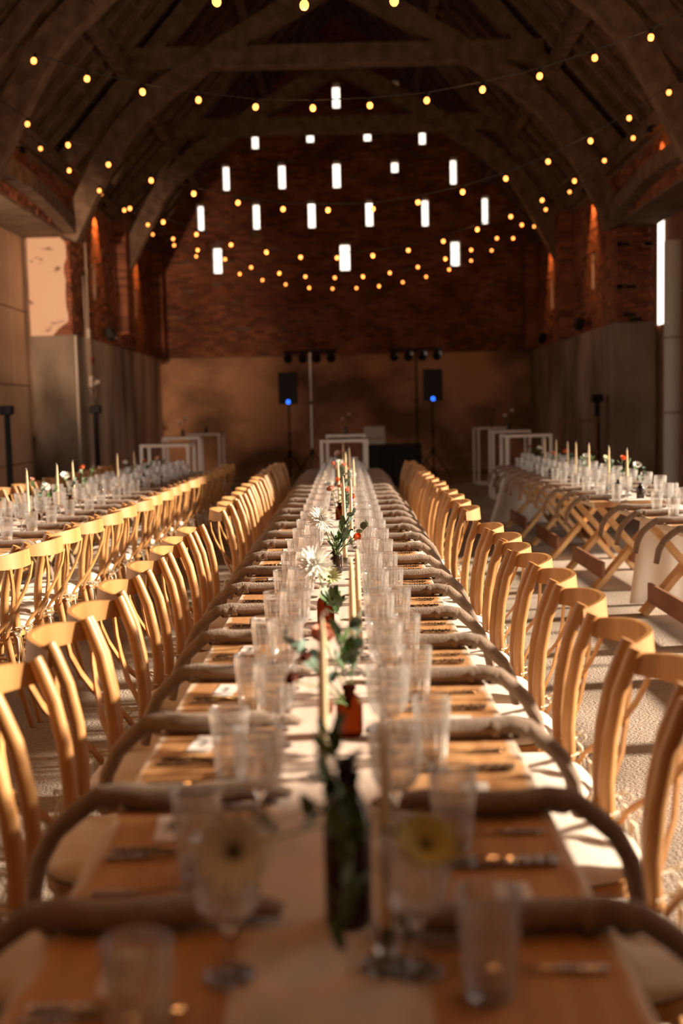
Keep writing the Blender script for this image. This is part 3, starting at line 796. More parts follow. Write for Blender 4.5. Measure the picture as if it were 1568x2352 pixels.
# ------------------------------------------------------------------ glassware
def ribf(n, amp, i0, i1):
    return lambda i, k: (amp * (1 if k % 4 < 2 else -1)) if i0 <= i <= i1 else 0
def make_goblet():
    t = thing('goblet', 'goblet', 'glass')
    n = 64
    prof = [(.012, .078), (.024, .081), (.034, .090), (.040, .102), (.0432, .12), (.0452, .15), (.0465, .178), (.0472, .190)]
    obj('bowl', MB().lathe(prof, n, ribf(n, .035, 2, 6)), M['glass'], t, 'auto')
    obj('inner_wall', MB().lathe([(.002, .088), (.026, .091), (.036, .103), (.0405, .13), (.0435, .17), (.0455, .190), (.0472, .190)], 32), M['glass2'], t, True)
    obj('rim', MB().lathe([(.0475, .1885), (.0483, .1905), (.0470, .192), (.0457, .1905), (.0466, .1885)], 32), M['stem'], t, True)
    obj('stem', MB().lathe([(.010, .0045), (.0055, .016), (.0045, .04), (.0052, .058), (.0095, .068), (.013, .078), (.002, .083)], 14, cap0=True), M['stem'], t, True)
    obj('foot', MB().lathe([(.034, 0), (.035, .002), (.030, .0035), (.016, .005), (.008, .007)], 28, cap0=True, cap1=True), M['stem'], t, True)
    return t
def make_tumbler():
    t = thing('tumbler', 'tumbler', 'glass')
    n = 64
    obj('wall', MB().lathe([(.029, .002), (.031, .010), (.0335, .04), (.0365, .08), (.039, .115), (.0405, .138), (.0408, .140)], n, ribf(n, .035, 1, 4)), M['glass'], t, 'auto')
    obj('inner_wall', MB().lathe([(.002, .015), (.026, .016), (.030, .03), (.0345, .08), (.0385, .135), (.0408, .140)], 32), M['glass2'], t, True)
    obj('rim', MB().lathe([(.0410, .1385), (.0418, .1405), (.0405, .142), (.0392, .1405), (.0401, .1385)], 32), M['stem'], t, True)
    obj('base', MB().lathe([(.027, 0), (.029, .002), (.0295, .009), (.026, .013)], 28, cap0=True, cap1=True), M['stem'], t, True)
    return t
gobp, tump = Proto(make_goblet()), Proto(make_tumbler())
def make_candlestick():
    t = thing('candle_holder', 'holder', 'candle holder')
    obj('base', MB().lathe([(.034, 0), (.035, .006), (.026, .012), (.012, .018)], 16, lambda i, k: .05 if k % 2 else -.03, cap0=True, cap1=True), M['stem'], t, 'auto')
    obj('cup', MB().lathe([(.010, .016), (.014, .026), (.020, .036), (.022, .052), (.019, .058), (.0125, .058), (.0125, .030)], 16), M['stem'], t, True)
    return t
holdp = Proto(make_candlestick())
def make_candle(L):
    t = thing('taper_candle', 'candle', 'candle')
    obj('wax', MB().lathe([(.0095, 0), (.0112, .01), (.0108, L * .3), (.0092, L * .6), (.0068, L * .88), (.0045, L * .975), (.0015, L)], 12, cap0=True), M['candle'], t, True)
    obj('wick', MB().sweep([(0, 0, L - .003), (.001, 0, L + .006), (.006, 0, L + .012), (.010, 0, L + .006)], .0012, 5), M['wick'], t)
    return t
candp = {L: Proto(make_candle(L)) for L in (.30, .35, .41)}
def make_bottle(kind):
    t = thing('bud_vase_bottle', 'bottle', 'bottle')
    if kind == 'tall':
        prof = [(.034, 0), (.0355, .006), (.0355, .14), (.031, .17), (.018, .198), (.0135, .215), (.0135, .238)]
        obj('body', MB().lathe(prof, 24, cap0=True), M['darkglass'], t, True); z = .238
    elif kind == 'amber':
        prof = [(.028, 0), (.0305, .005), (.0305, .070), (.026, .086), (.0135, .096), (.0125, .112)]
        obj('body', MB().lathe(prof, 24, cap0=True), M['amber'], t, True); z = .112
    else:
        prof = [(.029, 0), (.031, .005), (.031, .075), (.025, .092), (.0135, .102), (.0125, .118)]
        obj('body', MB().lathe(prof, 24, cap0=True), M['darkglass'], t, True); z = .118
    obj('rim', MB().lathe([(.0125, z - .008), (.0165, z - .006), (.0165, z + .003), (.0145, z + .005), (.011, z + .003), (.011, z - .008)], 20), M['darkglass'] if kind != 'amber' else M['amber'], t, True)
    return t
botp = {k: Proto(make_bottle(k)) for k in ('tall', 'amber', 'dark')}
BOT_H = {'tall': .238, 'amber': .112, 'dark': .118}

# ------------------------------------------------------------------ flowers
def petal_mb(L, w, curl, n=4, cup=0.0):
    m = MB(); vs = []; fs = []
    for i in range(n + 1):
        u = i / n; ww = w * math.sin(PI * min(.97, .12 + .80 * u)) ** .8; x = L * u * math.cos(curl * u); z = L * u * math.sin(curl * u)
        vs += [(x, -ww, z + cup * ww), (x, 0, z), (x, ww, z + cup * ww)]
    for i in range(n):
        a = i * 3; fs += [(a, a + 1, a + 4, a + 3), (a + 1, a + 2, a + 5, a + 4)]
    return m.add(vs, fs)
def merge_rot(dst, src, M4):
    dst.add([M4 @ Vector(v) for v in src.v], src.f)
def leaf_mesh(L, w, m): return petal_mb(L, w, .35, 4, .25).mesh('leaf', m, True)
LEAF = {('leaf', 0): leaf_mesh(.044, .011, M['leaf']), ('leaf', 1): leaf_mesh(.058, .013, M['leaf']), ('euca', 0): leaf_mesh(.028, .015, M['euca']), ('euca', 1): leaf_mesh(.034, .017, M['euca'])}

def head(kind, r, m, rr):
    mb = MB(); eye = None
    if kind == 'spider':                       # spiky chrysanthemum
        for lay, (n, el, s) in enumerate(((34, -.15, 1.0), (34, .15, 1.0), (32, .4, .95), (26, .75, .85), (16, 1.15, .6))):
            for k in range(n):
                a = 2 * PI * k / n + lay * .2 + rr.uniform(-.06, .06)
                merge_rot(mb, petal_mb(r * s * rr.uniform(.85, 1.08), r * .062, rr.uniform(-.1, .30), 3, .25), Matrix.Rotation(a, 4, 'Z') @ Matrix.Rotation(-el - rr.uniform(-.1, .1), 4, 'Y'))
    elif kind == 'daisy':
        for lay, (n, el) in enumerate(((13, .15), (11, .4))):
            for k in range(n):
                a = 2 * PI * k / n + lay * .25
                merge_rot(mb, petal_mb(r * rr.uniform(.9, 1.05), r * .17, .1, 4, .3), Matrix.Rotation(a, 4, 'Z') @ Matrix.Rotation(-el, 4, 'Y'))
        eye = MB().ball((0, 0, r * .10), r * .22, 10, 6, .7)
    elif kind == 'poppy':
        for lay, (n, el, s) in enumerate(((4, .75, 1.0), (4, 1.0, .9))):
            for k in range(n):
                a = 2 * PI * k / n + lay * .78
                merge_rot(mb, petal_mb(r * 1.25 * s, r * .62, .5, 5, .35), Matrix.Rotation(a, 4, 'Z') @ Matrix.Rotation(-el, 4, 'Y'))
        eye = MB().ball((0, 0, r * .35), r * .18, 8, 5)
    else:                                      # ball: many-petalled dahlia, rose or ranunculus
        for lay in range(7):
            el = .05 + lay * .22; n = max(5, 15 - lay * 2)
            for k in range(n):
                a = 2 * PI * (k + .5 * (lay % 2)) / n + rr.uniform(-.05, .05)
                merge_rot(mb, petal_mb(r * (1.0 - .03 * lay), r * .26, .55, 4, .7), Matrix.Rotation(a, 4, 'Z') @ Matrix.Rotation(-el, 4, 'Y'))
    return mb, eye

def flower(name, label, base, top, kind, r, pm, face=(0, -.35, 1), leaves=0, lk='leaf', group='flowers in the bottles', seed=0, cat='flower'):
    """one cut stem: stands in its bottle at base, flower head at top"""
    rr = random.Random(seed + 3); base, top = Vector(base), Vector(top)
    t = thing(name, label, cat, group, loc=base)
    d = top - base; mid = d * .5 + Vector((rr.uniform(-.012, .012), rr.uniform(-.012, .012), .012))
    obj('stem', MB().sweep([(0, 0, 0), d * .25 + Vector((0, 0, .012)), mid, d * .78 + Vector((0, 0, .004)), d], .0021, 6), M['stemgreen'], t, True)
    if kind:
        q = Vector(face).normalized().to_track_quat('Z', 'Y')
        hb, eye = head(kind, r, pm, rr)
        h = obj('bloom', hb, pm, t, kind in ('poppy', 'ball')); h.location = d; h.rotation_mode = 'QUATERNION'; h.rotation_quaternion = q
        if eye: obj('eye', eye, M['eye'] if pm is not M['orange_petal'] else M['eye'], h, True)
    for k in range(leaves):
        u = .30 + .62 * (k + .5) / leaves if kind else .25 + .75 * (k + 1) / leaves
        p = d * u + Vector((0, 0, .012 * math.sin(PI * u)))
        l = obj('leaf', LEAF[(lk, k % 2)], None, t, loc=p); l.rotation_euler = (rr.uniform(-.4, .4), rr.uniform(-1.0, -.1), k * 2.4 + rr.uniform(-.4, .4))
    return t

TT = .7565   # top of the runner
NEARF = 'flowers and leaves down the middle table'
def bottle(x, y, kind, label, group): botp[kind].put((x, y, TT), 0, label, group)
# main table, measured from the photograph
BOTS = [(-.012, 1.60, 'tall', 'tall dark bottle vase nearest the camera'), (-.008, 2.56, 'amber', 'amber bottle vase behind the tall dark bottle'),
        (-.088, 3.95, 'amber', 'slim amber bottle vase under the two white blooms'), (-.065, 5.2, 'dark', 'dark bottle vase holding the sharp white spider bloom'),
        (-.03, 6.6, 'dark', 'dark bottle vase just past the tallest candle'), (-.06, 7.8, 'amber', 'amber bottle vase under the small orange bloom'),
        (-.02, 9.2, 'dark', 'dark bottle vase two thirds down the middle table'), (-.06, 10.7, 'amber', 'amber bottle vase far down the middle table'),
        (-.03, 12.2, 'dark', 'dark bottle vase near the far end of the middle table'), (-.05, 13.6, 'dark', 'last dark bottle vase of the middle table')]
for x, y, k_, l in BOTS: bottle(x, y, k_, l, 'bottle vases on the middle table')
def inb(i, dz=-.05): x, y, k_, _ = BOTS[i]; return (x, y, TT + BOT_H[k_] + dz)
# nearest bottle: large pale bloom, yellow-green bloom, dark foliage
flower('daisy_stem', 'large cream bloom with a dark eye, nearest the camera on the left', inb(0, -.1), (-.140, 1.26, 1.00), 'daisy', .052, M['white_petal'], (.05, -1, .45), 2, 'euca', NEARF, 1)
flower('daisy_stem', 'yellow-green bloom with a dark centre right of the tall bottle', inb(0, -.1), (.082, 1.30, .985), 'daisy', .042, M['yellow_petal'], (.2, -.6, .8), 1, 'leaf', NEARF, 2)
for k in range(4):
    flower('leafy_stem', 'dark green leafy stem hanging down the tall dark bottle, %s of four' % ordinal(k), inb(0, -.02), (-.03 + R_.uniform(-.035, .05), 1.50 + R_.uniform(-.10, .12), .80 + k * .035), None, 0, None, leaves=7, lk='leaf', group=NEARF, seed=20 + k, cat='foliage')
flower('leafy_stem', 'green sprig rising beside the mouth of the tall bottle', inb(0), (-.045, 1.95, .93), None, 0, None, leaves=7, lk='leaf', group=NEARF, seed=31, cat='foliage')
# second bottle: dusky red roses, green foliage
flower('rose_stem', 'dusky red rose leaning left over the ribbed goblets', inb(1), (-.125, 2.40, .925), 'ball', .020, M['red_petal'], (-.5, -.5, .6), 1, 'leaf', NEARF, 3)
flower('rose_stem', 'dusky pink rose above the leaning red rose', inb(1), (-.098, 2.42, .965), 'ball', .017, M['red_petal'], (-.2, -.5, .8), 2, 'euca', NEARF, 4)
flower('rose_stem', 'small faded rose hanging in front of the amber bottle', inb(1), (-.055, 2.36, .872), 'ball', .019, M['pink_petal'], (0, -.8, .3), 0, 'leaf', NEARF, 5)
flower('dahlia_stem', 'round coral dahlia beside the second amber bottle', inb(1), (-.072, 2.88, .918), 'ball', .040, M['coral_petal'], (0, -.6, .8), 2, 'leaf', NEARF, 6)
for k, tp_ in enumerate(((-.03, 2.62, .99), (.015, 2.70, 1.0), (-.15, 2.52, .99))):
    flower('eucalyptus_sprig', 'grey-green eucalyptus sprig in the second bottle, %s from the right' % ('second', 'first', 'third')[k], inb(1), tp_, None, 0, None, leaves=9, lk='euca' if k else 'leaf', group=NEARF, seed=40 + k, cat='foliage')
# third bottle
flower('chrysanthemum_stem', 'soft white spider bloom below the sharp one', inb(2), (-.118, 3.84, .985), 'spider', .066, M['white_petal'], (.25, -.85, .55), 1, 'leaf', NEARF, 7)
flower('daisy_stem', 'pale green daisy with a dark eye under the soft white bloom', inb(2), (-.068, 3.82, .938), 'daisy', .040, M['green_petal'], (.1, -.6, .8), 1, 'leaf', NEARF, 8)
for k, tp_ in enumerate(((-.04, 3.55, .86), (-.035, 3.45, .90), (-.05, 3.65, .88))):
    flower('leafy_stem', 'bright green leafy stem by the slim amber bottle, %s of three' % ordinal(k), inb(2), tp_, None, 0, None, leaves=8, lk='leaf', group=NEARF, seed=50 + k, cat='foliage')
# fourth bottle
flower('chrysanthemum_stem', 'sharp white spider chrysanthemum on a long green stem', inb(3), (-.128, 5.16, 1.012), 'spider', .062, M['white_petal'], (.25, -.9, .5), 0, 'leaf', NEARF, 9)
flower('poppy_stem', 'orange poppy in the middle of the table by the crossed candles', inb(3), (.03, 4.92, .942), 'poppy', .030, M['orange_petal'], (.3, -.7, .6), 1, 'leaf', NEARF, 10)
flower('dried_sprig', 'rust brown dried sprig above the orange poppy', inb(3), (.085, 4.95, 1.0), None, 0, None, leaves=5, lk='euca', group=NEARF, seed=60, cat='foliage')
for k, tp_ in enumerate(((-.02, 5.0, 1.0), (.02, 5.2, 1.03), (-.06, 5.0, .93), (0, 5.1, .95))):
    flower('eucalyptus_sprig', 'eucalyptus sprig around the base of the crossed candles, %s of four' % ordinal(k), inb(3), tp_, None, 0, None, leaves=9, lk='euca' if k % 2 else 'leaf', group=NEARF, seed=62 + k, cat='foliage')
FK = [('ball', .030, 'coral_petal', 'coral'), ('spider', .042, 'white_petal', 'white spiky'), ('ball', .026, 'pink_petal', 'blush'), ('poppy', .026, 'orange_petal', 'orange')]
for bi in range(4, len(BOTS)):
    x, y, k_, _ = BOTS[bi]
    for q in range(3):
        kd, r, pm, cn = FK[(bi + q * 3) % 4]; off = ((-.07, .03), (.05, .02), (-.01, -.02))[q]
        top = (x + off[0], y + off[1], (1.04, .99, 1.06)[q] - (.04 if bi % 2 else 0))
        flower(cn.split()[0] + '_flower', '%s bloom, %s of three in the %s vase of the middle table' % (cn, ordinal(q), ordinal(bi)), inb(bi), top, kd, r, M[pm], (off[0] * 4, -.5, .8), 1, 'leaf', NEARF, 100 + bi * 5 + q)
    flower('eucalyptus_sprig', 'eucalyptus sprig in the %s vase of the middle table' % ordinal(bi), inb(bi), (x + .04, y, 1.02), None, 0, None, leaves=9, lk='euca', group=NEARF, seed=200 + bi, cat='foliage')

def candle(x, y, L, where, group):
    holdp.put((x, y, TT), R_.uniform(0, 3), 'small clear glass candle holder ' + where, group + ' holders')
    candp[L].put((x, y, TT + .031), R_.uniform(0, 6), 'slim ivory taper candle ' + where, group, tilt=(R_.uniform(-.012, .012), R_.uniform(-.02, .02)))
for x, y, L, w in ((.038, 1.46, .30, 'nearest the camera, right of the tall dark bottle'), (-.062, 2.25, .30, 'left of centre among the dusky roses'),
                   (.004, 3.17, .30, 'in front, nearer of the close middle pair'), (.024, 3.37, .30, 'behind, farther of the close middle pair'),
                   (-.02, 5.30, .41, 'taller one beside the white spider bloom'), (.012, 6.05, .35, 'just behind the orange poppy'), (.045, 8.6, .35, 'past the orange poppy on the right'),
                   (-.065, 8.3, .35, 'beside the small orange bloom on the left'), (-.02, 9.9, .35, 'two thirds along the middle table'), (.02, 11.3, .35, 'far along the middle table'), (-.05, 12.9, .35, 'by the far end of the middle table')):
    candle(x, y, L, w, 'taper candles on the middle table')

# place settings of the middle table
EDGE = .41
for s, wd in ((1, 'right'), (-1, 'left')):
    for i in range(26):
        y = (1.56 + .494 * i if s > 0 else 1.59 + .518 * i) + R_.uniform(-.02, .02)
        if y > 14.2: break
        th = 0 if s > 0 else PI
        on = ordinal(i); X = XC + s * EDGE
        def P(lx, ly, z=TT - .006): return (X + s * lx, y + s * ly, z)       # local: +x to the guest, +y to the guest's left... mirrored by half a turn
        nap[R_.randrange(4)].put(P(R_.uniform(-.015, .01), 0, .7505), th + R_.uniform(-.05, .05), 'knotted taupe napkin, %s from the camera, over the %s edge of the middle table' % (on, wd), 'knotted napkins on the middle table')
        if y < 10.5:
            cardp[(0 if s < 0 else 1) + 2 * R_.randrange(2)].put(P(-.125 + R_.uniform(-.02, .02), .125 + R_.uniform(-.012, .012), .7505), th + R_.uniform(-.15, .15), 'white name card, %s from the camera on the %s of the middle table' % (on, wd), 'name cards on the middle table')
        if y < 9.6:
            knp.put(P(-.035, .235, .7505), th + R_.uniform(-.06, .06), 'silver knife, %s from the camera on the %s of the middle table' % (on, wd), 'knives on the middle table')
            spp.put(P(-.03, .262, .7505), th + R_.uniform(-.05, .05), 'silver spoon, %s from the camera on the %s of the middle table' % (on, wd), 'spoons on the middle table')
            fkp.put(P(-.035, -.115, .7505), th + R_.uniform(-.08, .08), 'silver fork, %s from the camera on the %s of the middle table' % (on, wd), 'forks on the middle table')
        gx, gy = XC + s * (.125 + R_.uniform(-.008, .008)), y - (.16 if s < 0 else .115) + R_.uniform(-.01, .01)
        gobp.put((gx, gy, TT), R_.uniform(0, 6), 'ribbed stemmed goblet, %s from the camera on the %s of the middle table' % (on, wd), 'goblets on the middle table')
        tump.put((XC + s * .212, y - (.335 if s < 0 else .175) + R_.uniform(-.006, .006), .7507), R_.uniform(0, 6), 'ribbed tumbler, %s from the camera on the %s of the middle table' % (on, wd), 'tumblers on the middle table')

# side tables
def side_table(nm_, xc, ys, sides, glass_group):
    for s, wd in sides:
        for i, y in enumerate(ys):
            on = ordinal(i); X = xc(y) + s * EDGE; th = 0 if s > 0 else PI
            nap[R_.randrange(4)].put((X, y + R_.uniform(-.02, .02), .7505), th + R_.uniform(-.05, .05), 'knotted taupe napkin, %s from the camera on the %s side of the %s table' % (on, wd, nm_), 'knotted napkins on the %s table' % nm_)
            gx, gy = xc(y) + s * (.15 + R_.uniform(-.02, .02)), y - .17 + R_.uniform(-.03, .03)
            gobp.put((gx, gy, .7575), R_.uniform(0, 6), 'ribbed goblet, %s from the camera on the %s side of the %s table' % (on, wd, nm_), 'goblets on the %s table' % nm_)
            tump.put((gx + s * .085, gy - .05, .7507), R_.uniform(0, 6), 'ribbed tumbler, %s from the camera on the %s side of the %s table' % (on, wd, nm_), 'tumblers on the %s table' % nm_)
ysL = [6.6 + .5 * i for i in range(16)]
side_table('left', XL, ysL, ((1, 'near'), (-1, 'wall')), 'g')
ysR = [6.1, 6.6, 7.1, 7.6, 8.1] + [9.0 + .5 * i for i in range(11)]
side_table('right', lambda y: 2.38 if y < 8.6 else 2.30, ysR, ((-1, 'near'), (1, 'wall')), 'g')

for i, (y, z) in enumerate(((8.04, 1.18), (8.82, 1.19), (9.33, 1.18), (11.01, 1.15), (11.81, 1.14))):
    candle(XL(y) + .02, y, .35, '%s from the left edge on the left table' % ordinal(i), 'taper candles on the left table')
for i, (y, z) in enumerate(((9.32, 1.16), (9.99, 1.16), (10.81, 1.15), (11.41, 1.15), (11.82, 1.15), (12.5, 1.14), (13.2, 1.1))):
    candle(2.30, y, .35, '%s from the right on the right table' % ordinal(i), 'taper candles on the right table')
def side_flowers(nm_, xc, lst):
    for i, (y, z, kd, r, pm, cn) in enumerate(lst):
        x = xc(y) + .0; bx = x + (.03 if i % 2 else -.03)
        k_ = ('dark', 'amber')[i % 2] if nm_ != 'right' else 'dark'
        botp[k_].put((bx, y, .7575), 0, 'small %s glass bottle vase, %s from the camera on the %s table' % ('dark' if k_ == 'dark' else 'amber', ordinal(i), nm_), 'bottle vases on the %s table' % nm_)
        b = (bx, y, .7575 + BOT_H[k_] - .05)
        flower(cn.split()[-1] + '_flower', '%s bloom, %s from the camera on the %s table' % (cn, ordinal(i), nm_), b, (x, y - .02, z), kd, r, M[pm], (R_.uniform(-.4, .4), -.5, .7), 2, 'leaf', 'flowers on the %s table' % nm_, 300 + i)
        flower('leafy_stem', 'green leafy sprig, %s from the camera on the %s table' % (ordinal(i), nm_), b, (x + .07, y + .03, z - .03), None, 0, None, leaves=7, lk='euca' if i % 2 else 'leaf', group='flowers on the %s table' % nm_, seed=330 + i, cat='foliage')
side_flowers('left', XL, [(7.2, 1.0, 'ball', .03, 'white_petal', 'round white'), (8.25, 1.05, 'ball', .024, 'pink_petal', 'small peach'), (8.6, .98, 'spider', .04, 'white_petal', 'spiky white'), (9.16, 1.03, 'daisy', .042, 'white_petal', 'white open'),
                          (9.75, 1.06, 'ball', .034, 'orange_petal', 'orange'), (11.5, 1.02, 'ball', .04, 'white_petal', 'large white'), (12.5, 1.0, 'ball', .026, 'orange_petal', 'small orange'), (13.3, .99, 'ball', .04, 'pink_petal', 'pale')])
side_flowers('right', lambda y: 2.38 if y < 8.6 else 2.30, [(6.9, 1.0, 'ball', .03, 'orange_petal', 'orange'), (9.02, 1.02, 'daisy', .04, 'white_petal', 'cream'), (9.5, 1.05, 'ball', .034, 'orange_petal', 'bright orange'), (10.1, 1.03, 'daisy', .036, 'green_petal', 'pale green'),
                          (10.95, 1.02, 'daisy', .034, 'white_petal', 'small cream'), (11.95, 1.02, 'ball', .034, 'orange_petal', 'tangerine'), (12.67, .97, 'ball', .038, 'coral_petal', 'coral'), (13.6, 1.0, 'ball', .04, 'white_petal', 'round cream'), (14.2, 1.0, 'ball', .034, 'red_petal', 'dusky red')])

# ------------------------------------------------------------------ white poseur tables
def make_poseur(W, Hh=1.13):
    t = thing('poseur_table', 'p', 'table'); w = W / 2 - .02; Wm = M['white_metal']
    for a in (-1, 1):
        for b in (-1, 1): obj('leg', MB().bevbox((a * w, b * w, Hh / 2 - .02), (.038, .038, Hh - .04), .003), Wm, t)
    for z, nmx in ((Hh - .02, 'top_rail'), (.02, 'base_rail')):
        for a in (-1, 1):
            obj(nmx, MB().bevbox((0, a * w, z), (W, .038, .038), .003), Wm, t); obj(nmx, MB().bevbox((a * w, 0, z), (.038, W - .076, .038), .003), Wm, t)
    obj('glass_top', MB().bevbox((0, 0, Hh + .004), (W - .01, W - .01, .008), .002), M['stem'], t)
    return t
pos = Proto(make_poseur(.64))
for x, y, rz, l in ((-2.36, 14.95, 0, 'white frame poseur table at the far end of the left table'), (-2.82, 19.5, .05, 'white frame poseur table behind the first one on the left'),
                    (-2.80, 22.6, -.04, 'farthest white frame poseur table on the left, in full height'), (2.86, 22.5, .04, 'farthest white frame poseur table on the right'),
                    (2.72, 19.0, -.03, 'middle one of the three white frame poseur tables on the right'), (2.50, 15.9, 0, 'nearest white frame poseur table behind the right table'),
                    (-.04, 15.3, 0, 'white frame poseur table at the far end of the middle table'), (-.02, 18.6, 0, 'white frame poseur table behind the one ending the middle table')):
    pos.put((x, y, 0), rz, l, 'white frame poseur tables')
for i, (x, y, pm, cn) in enumerate(((-.02, 18.6, 'pink_petal', 'blush'), (2.70, 19.0, 'white_petal', 'cream'), (2.86, 22.5, 'red_petal', 'dark red'), (-2.8, 22.6, 'coral_petal', 'coral'), (-2.82, 19.5, 'white_petal', 'small cream'), (3.3, 19.2, 'white_petal', 'pale'))):
    if i == 5: continue
    botp['dark'].put((x, y, 1.14), 0, 'small black bottle vase on the poseur table with a %s bloom' % cn, 'bottle vases on the poseur tables')
    for q in range(2):
        flower(cn.split()[-1] + '_flower', '%s bloom, the %s of two on a poseur table' % (cn, ('higher', 'lower')[q]), (x, y, 1.20), (x + (.06, -.05)[q], y - .02, (1.44, 1.36)[q]), 'ball', .04, M[pm], (0, -.5, .7), 3, 'leaf', 'flowers on the poseur tables', 400 + i * 2 + q)

# ------------------------------------------------------------------ sound and light rig
def tripod(t, h, m, r=.018, spread=.48):
    obj('pole', MB().sweep([(0, 0, .12), (0, 0, h)], r, 10, up=(1, 0, 0)), m, t, 'auto')
    for k in range(3):
        a = 2 * PI * k / 3 + .5; obj('leg', MB().beam((spread * math.cos(a), spread * math.sin(a), .012), (.02 * math.cos(a), .02 * math.sin(a), .62), .025, .02), M['black'], t)
        obj('brace', MB().beam((spread * .5 * math.cos(a), spread * .5 * math.sin(a), .31), (.02 * math.cos(a), .02 * math.sin(a), .2), .015, .012), M['black'], t)
    obj('collar', MB().lathe([(.03, .58), (.035, .60), (.035, .68), (.03, .70)], 10, cap0=True, cap1=True), M['black'], t)
    obj('collar', MB().lathe([(r + .008, h * .6), (r + .014, h * .6 + .01), (r + .014, h * .6 + .05), (r + .008, h * .6 + .06)], 10, cap0=True, cap1=True), M['black'], t)
for x, w in ((-1.21, 'left'), (1.82, 'right')):
    t = thing('speaker_stand', 'black tripod stand under the %s loudspeaker' % w, 'stand', 'loudspeaker stands', loc=(x, 24, 0)); tripod(t, 1.68, M['black'])
    t = thing('loudspeaker', 'black loudspeaker with a blue ring light, on the %s stand' % w, 'loudspeaker', 'loudspeakers', loc=(x, 24, 1.68))
    m = MB(); vs = [(-.20, -.17, 0), (.20, -.17, 0), (.14, .17, 0), (-.14, .17, 0), (-.20, -.17, .66), (.20, -.17, .66), (.14, .17, .66), (-.14, .17, .66)]
    m.add(vs, [(0, 3, 2, 1), (4, 5, 6, 7), (0, 1, 5, 4), (1, 2, 6, 5), (2, 3, 7, 6), (3, 0, 4, 7)]); obj('cabinet', m, M['black'], t)
    obj('grille', MB().bevbox((0, -.176, .33), (.37, .015, .62), .006), mat('speaker grille', (.02, .02, .022), None, .7) if w == 'left' else bpy.data.materials['speaker grille'], t)
    obj('ring_light', MB().sweep([(.030 * math.cos(a * PI / 8), -.188, .045 + .030 * math.sin(a * PI / 8)) for a in range(17)], .007, 6, up=(0, 1, 0)), M['blue'], t)
for x, w, pm in ((-.77, 'left', 'chrome'), (1.55, 'right', 'black')):
    t = thing('light_stand', '%s lighting stand with a cross bar of four lamps, %s one' % ('silver' if w == 'left' else 'black', w), 'stand', 'lighting stands', loc=(x, 25, 0)); tripod(t, 2.80, M[pm], .03 if w == 'left' else .022, .5)
    obj('cross_bar', MB().bevbox((0, 0, 2.82), (1.16, .05, .06), .005), M['black'], t)
    for k, dx in enumerate((-.48, -.16, .14, .46)):
        l = obj('par_lamp', MB().lathe([(.05, .14), (.085, .10), (.10, .0), (.10, -.06), (.088, -.06), (.088, -.03), (.01, -.02)], 16, cap0=True), M['black'], t, loc=(dx, -.04, 2.68), rot=(PI / 2 - .25, 0, 0))
        obj('lens', MB().lathe([(.085, -.048), (.05, -.055), (.002, -.058)], 16), M['lens'] if w == 'left' else M['black'], l, True)
        obj('bracket', MB().beam((dx, 0, 2.80), (dx, -.02, 2.66), .03, .01), M['black'], t)
# dj desk
t = thing('covered_desk', 'desk under a black floor-length cloth beside the right loudspeaker', 'desk', loc=(.87, 22.4, 0))
m = MB(); N_ = 60; ring = []
for k in range(N_):
    a = 4 * k / N_; e_, f_ = int(a), a % 1; cs = [(-.58, -.32), (.58, -.32), (.58, .32), (-.58, .32)]; p, q = cs[e_], cs[(e_ + 1) % 4]
    ring.append((p[0] + (q[0] - p[0]) * f_, p[1] + (q[1] - p[1]) * f_))
vs = [(x, y, .84) for x, y in ring] + [(x * (1 + .04 * math.sin(k * 2.1)), y * (1 + .07 * math.sin(k * 2.1)), .01) for k, (x, y) in enumerate(ring)]
m.add(vs, [(k, (k + 1) % N_, N_ + (k + 1) % N_, N_ + k)[::-1] for k in range(N_)] + [tuple(range(N_))]); obj('cloth', m, M['blackcloth'], t)
obj('desktop', MB().bevbox((0, 0, .825), (1.14, .62, .02), .003), M['black'], t)
t = thing('mixing_deck', 'pale mixing deck on the left end of the black desk', 'mixer', loc=(.55, 22.35, .843))
obj('case', MB().bevbox((0, 0, .05), (.42, .34, .10), .01), M['grey'], t)
obj('lid', MB().bevbox((0, .16, .22), (.42, .02, .26), .01, Matrix.Rotation(-.2, 3, 'X')), M['grey'], t)
for k in range(6): obj('knob', MB().lathe([(.012, .10), (.010, .118)], 8, cap1=True), M['black'], t, loc=(-.15 + .06 * k, -.08, 0))
for k in range(2): obj('platter', MB().lathe([(.075, .10), (.075, .108), (.01, .110)], 20, cap1=True), M['black'], t, loc=(-.1 + .2 * k, .04, 0))

# ------------------------------------------------------------------ things on and by the walls
def wall_lamp(x, y, z, sgn, label):
    t = thing('flood_lamp', label, 'lamp', 'black flood lamps on the side walls', loc=(x, y, z))
    rt = Matrix.Rotation(.35 * sgn, 3, 'Y')
    obj('housing', MB().bevbox((0, 0, 0), (.16, .26, .22), .02, rt), M['black'], t); obj('lens', MB().bevbox((-sgn * .085, 0, -.02 + .0), (.01, .20, .16), .004, rt), M['lens'], t)
    obj('bracket', MB().beam((sgn * .16, 0, -.02), (sgn * .0, 0, -.05), .04, .02), M['black'], t)
wall_lamp(-4.36, 21.3, 3.04, -1, 'black flood lamp on the left wall above the render')
wall_lamp(4.36, 25.3, 3.02, 1, 'smaller black flood lamp on the right wall, farther back')
wall_lamp(4.36, 21.28, 3.02, 1, 'larger black flood lamp on the right wall, nearer the pier')
t = thing('tube_light', 'tilted strip light fixture high on the left wall', 'lamp', loc=(-4.42, 24.1, 4.86))
obj('tube', MB().sweep([(0, -.55, 0), (0, .55, 0)], .03, 10), emit('tube glow', (1, .75, .55), 1.6), t, True)
obj('housing', MB().bevbox((-.05, 0, .02), (.04, 1.2, .10), .006), M['grey'], t)
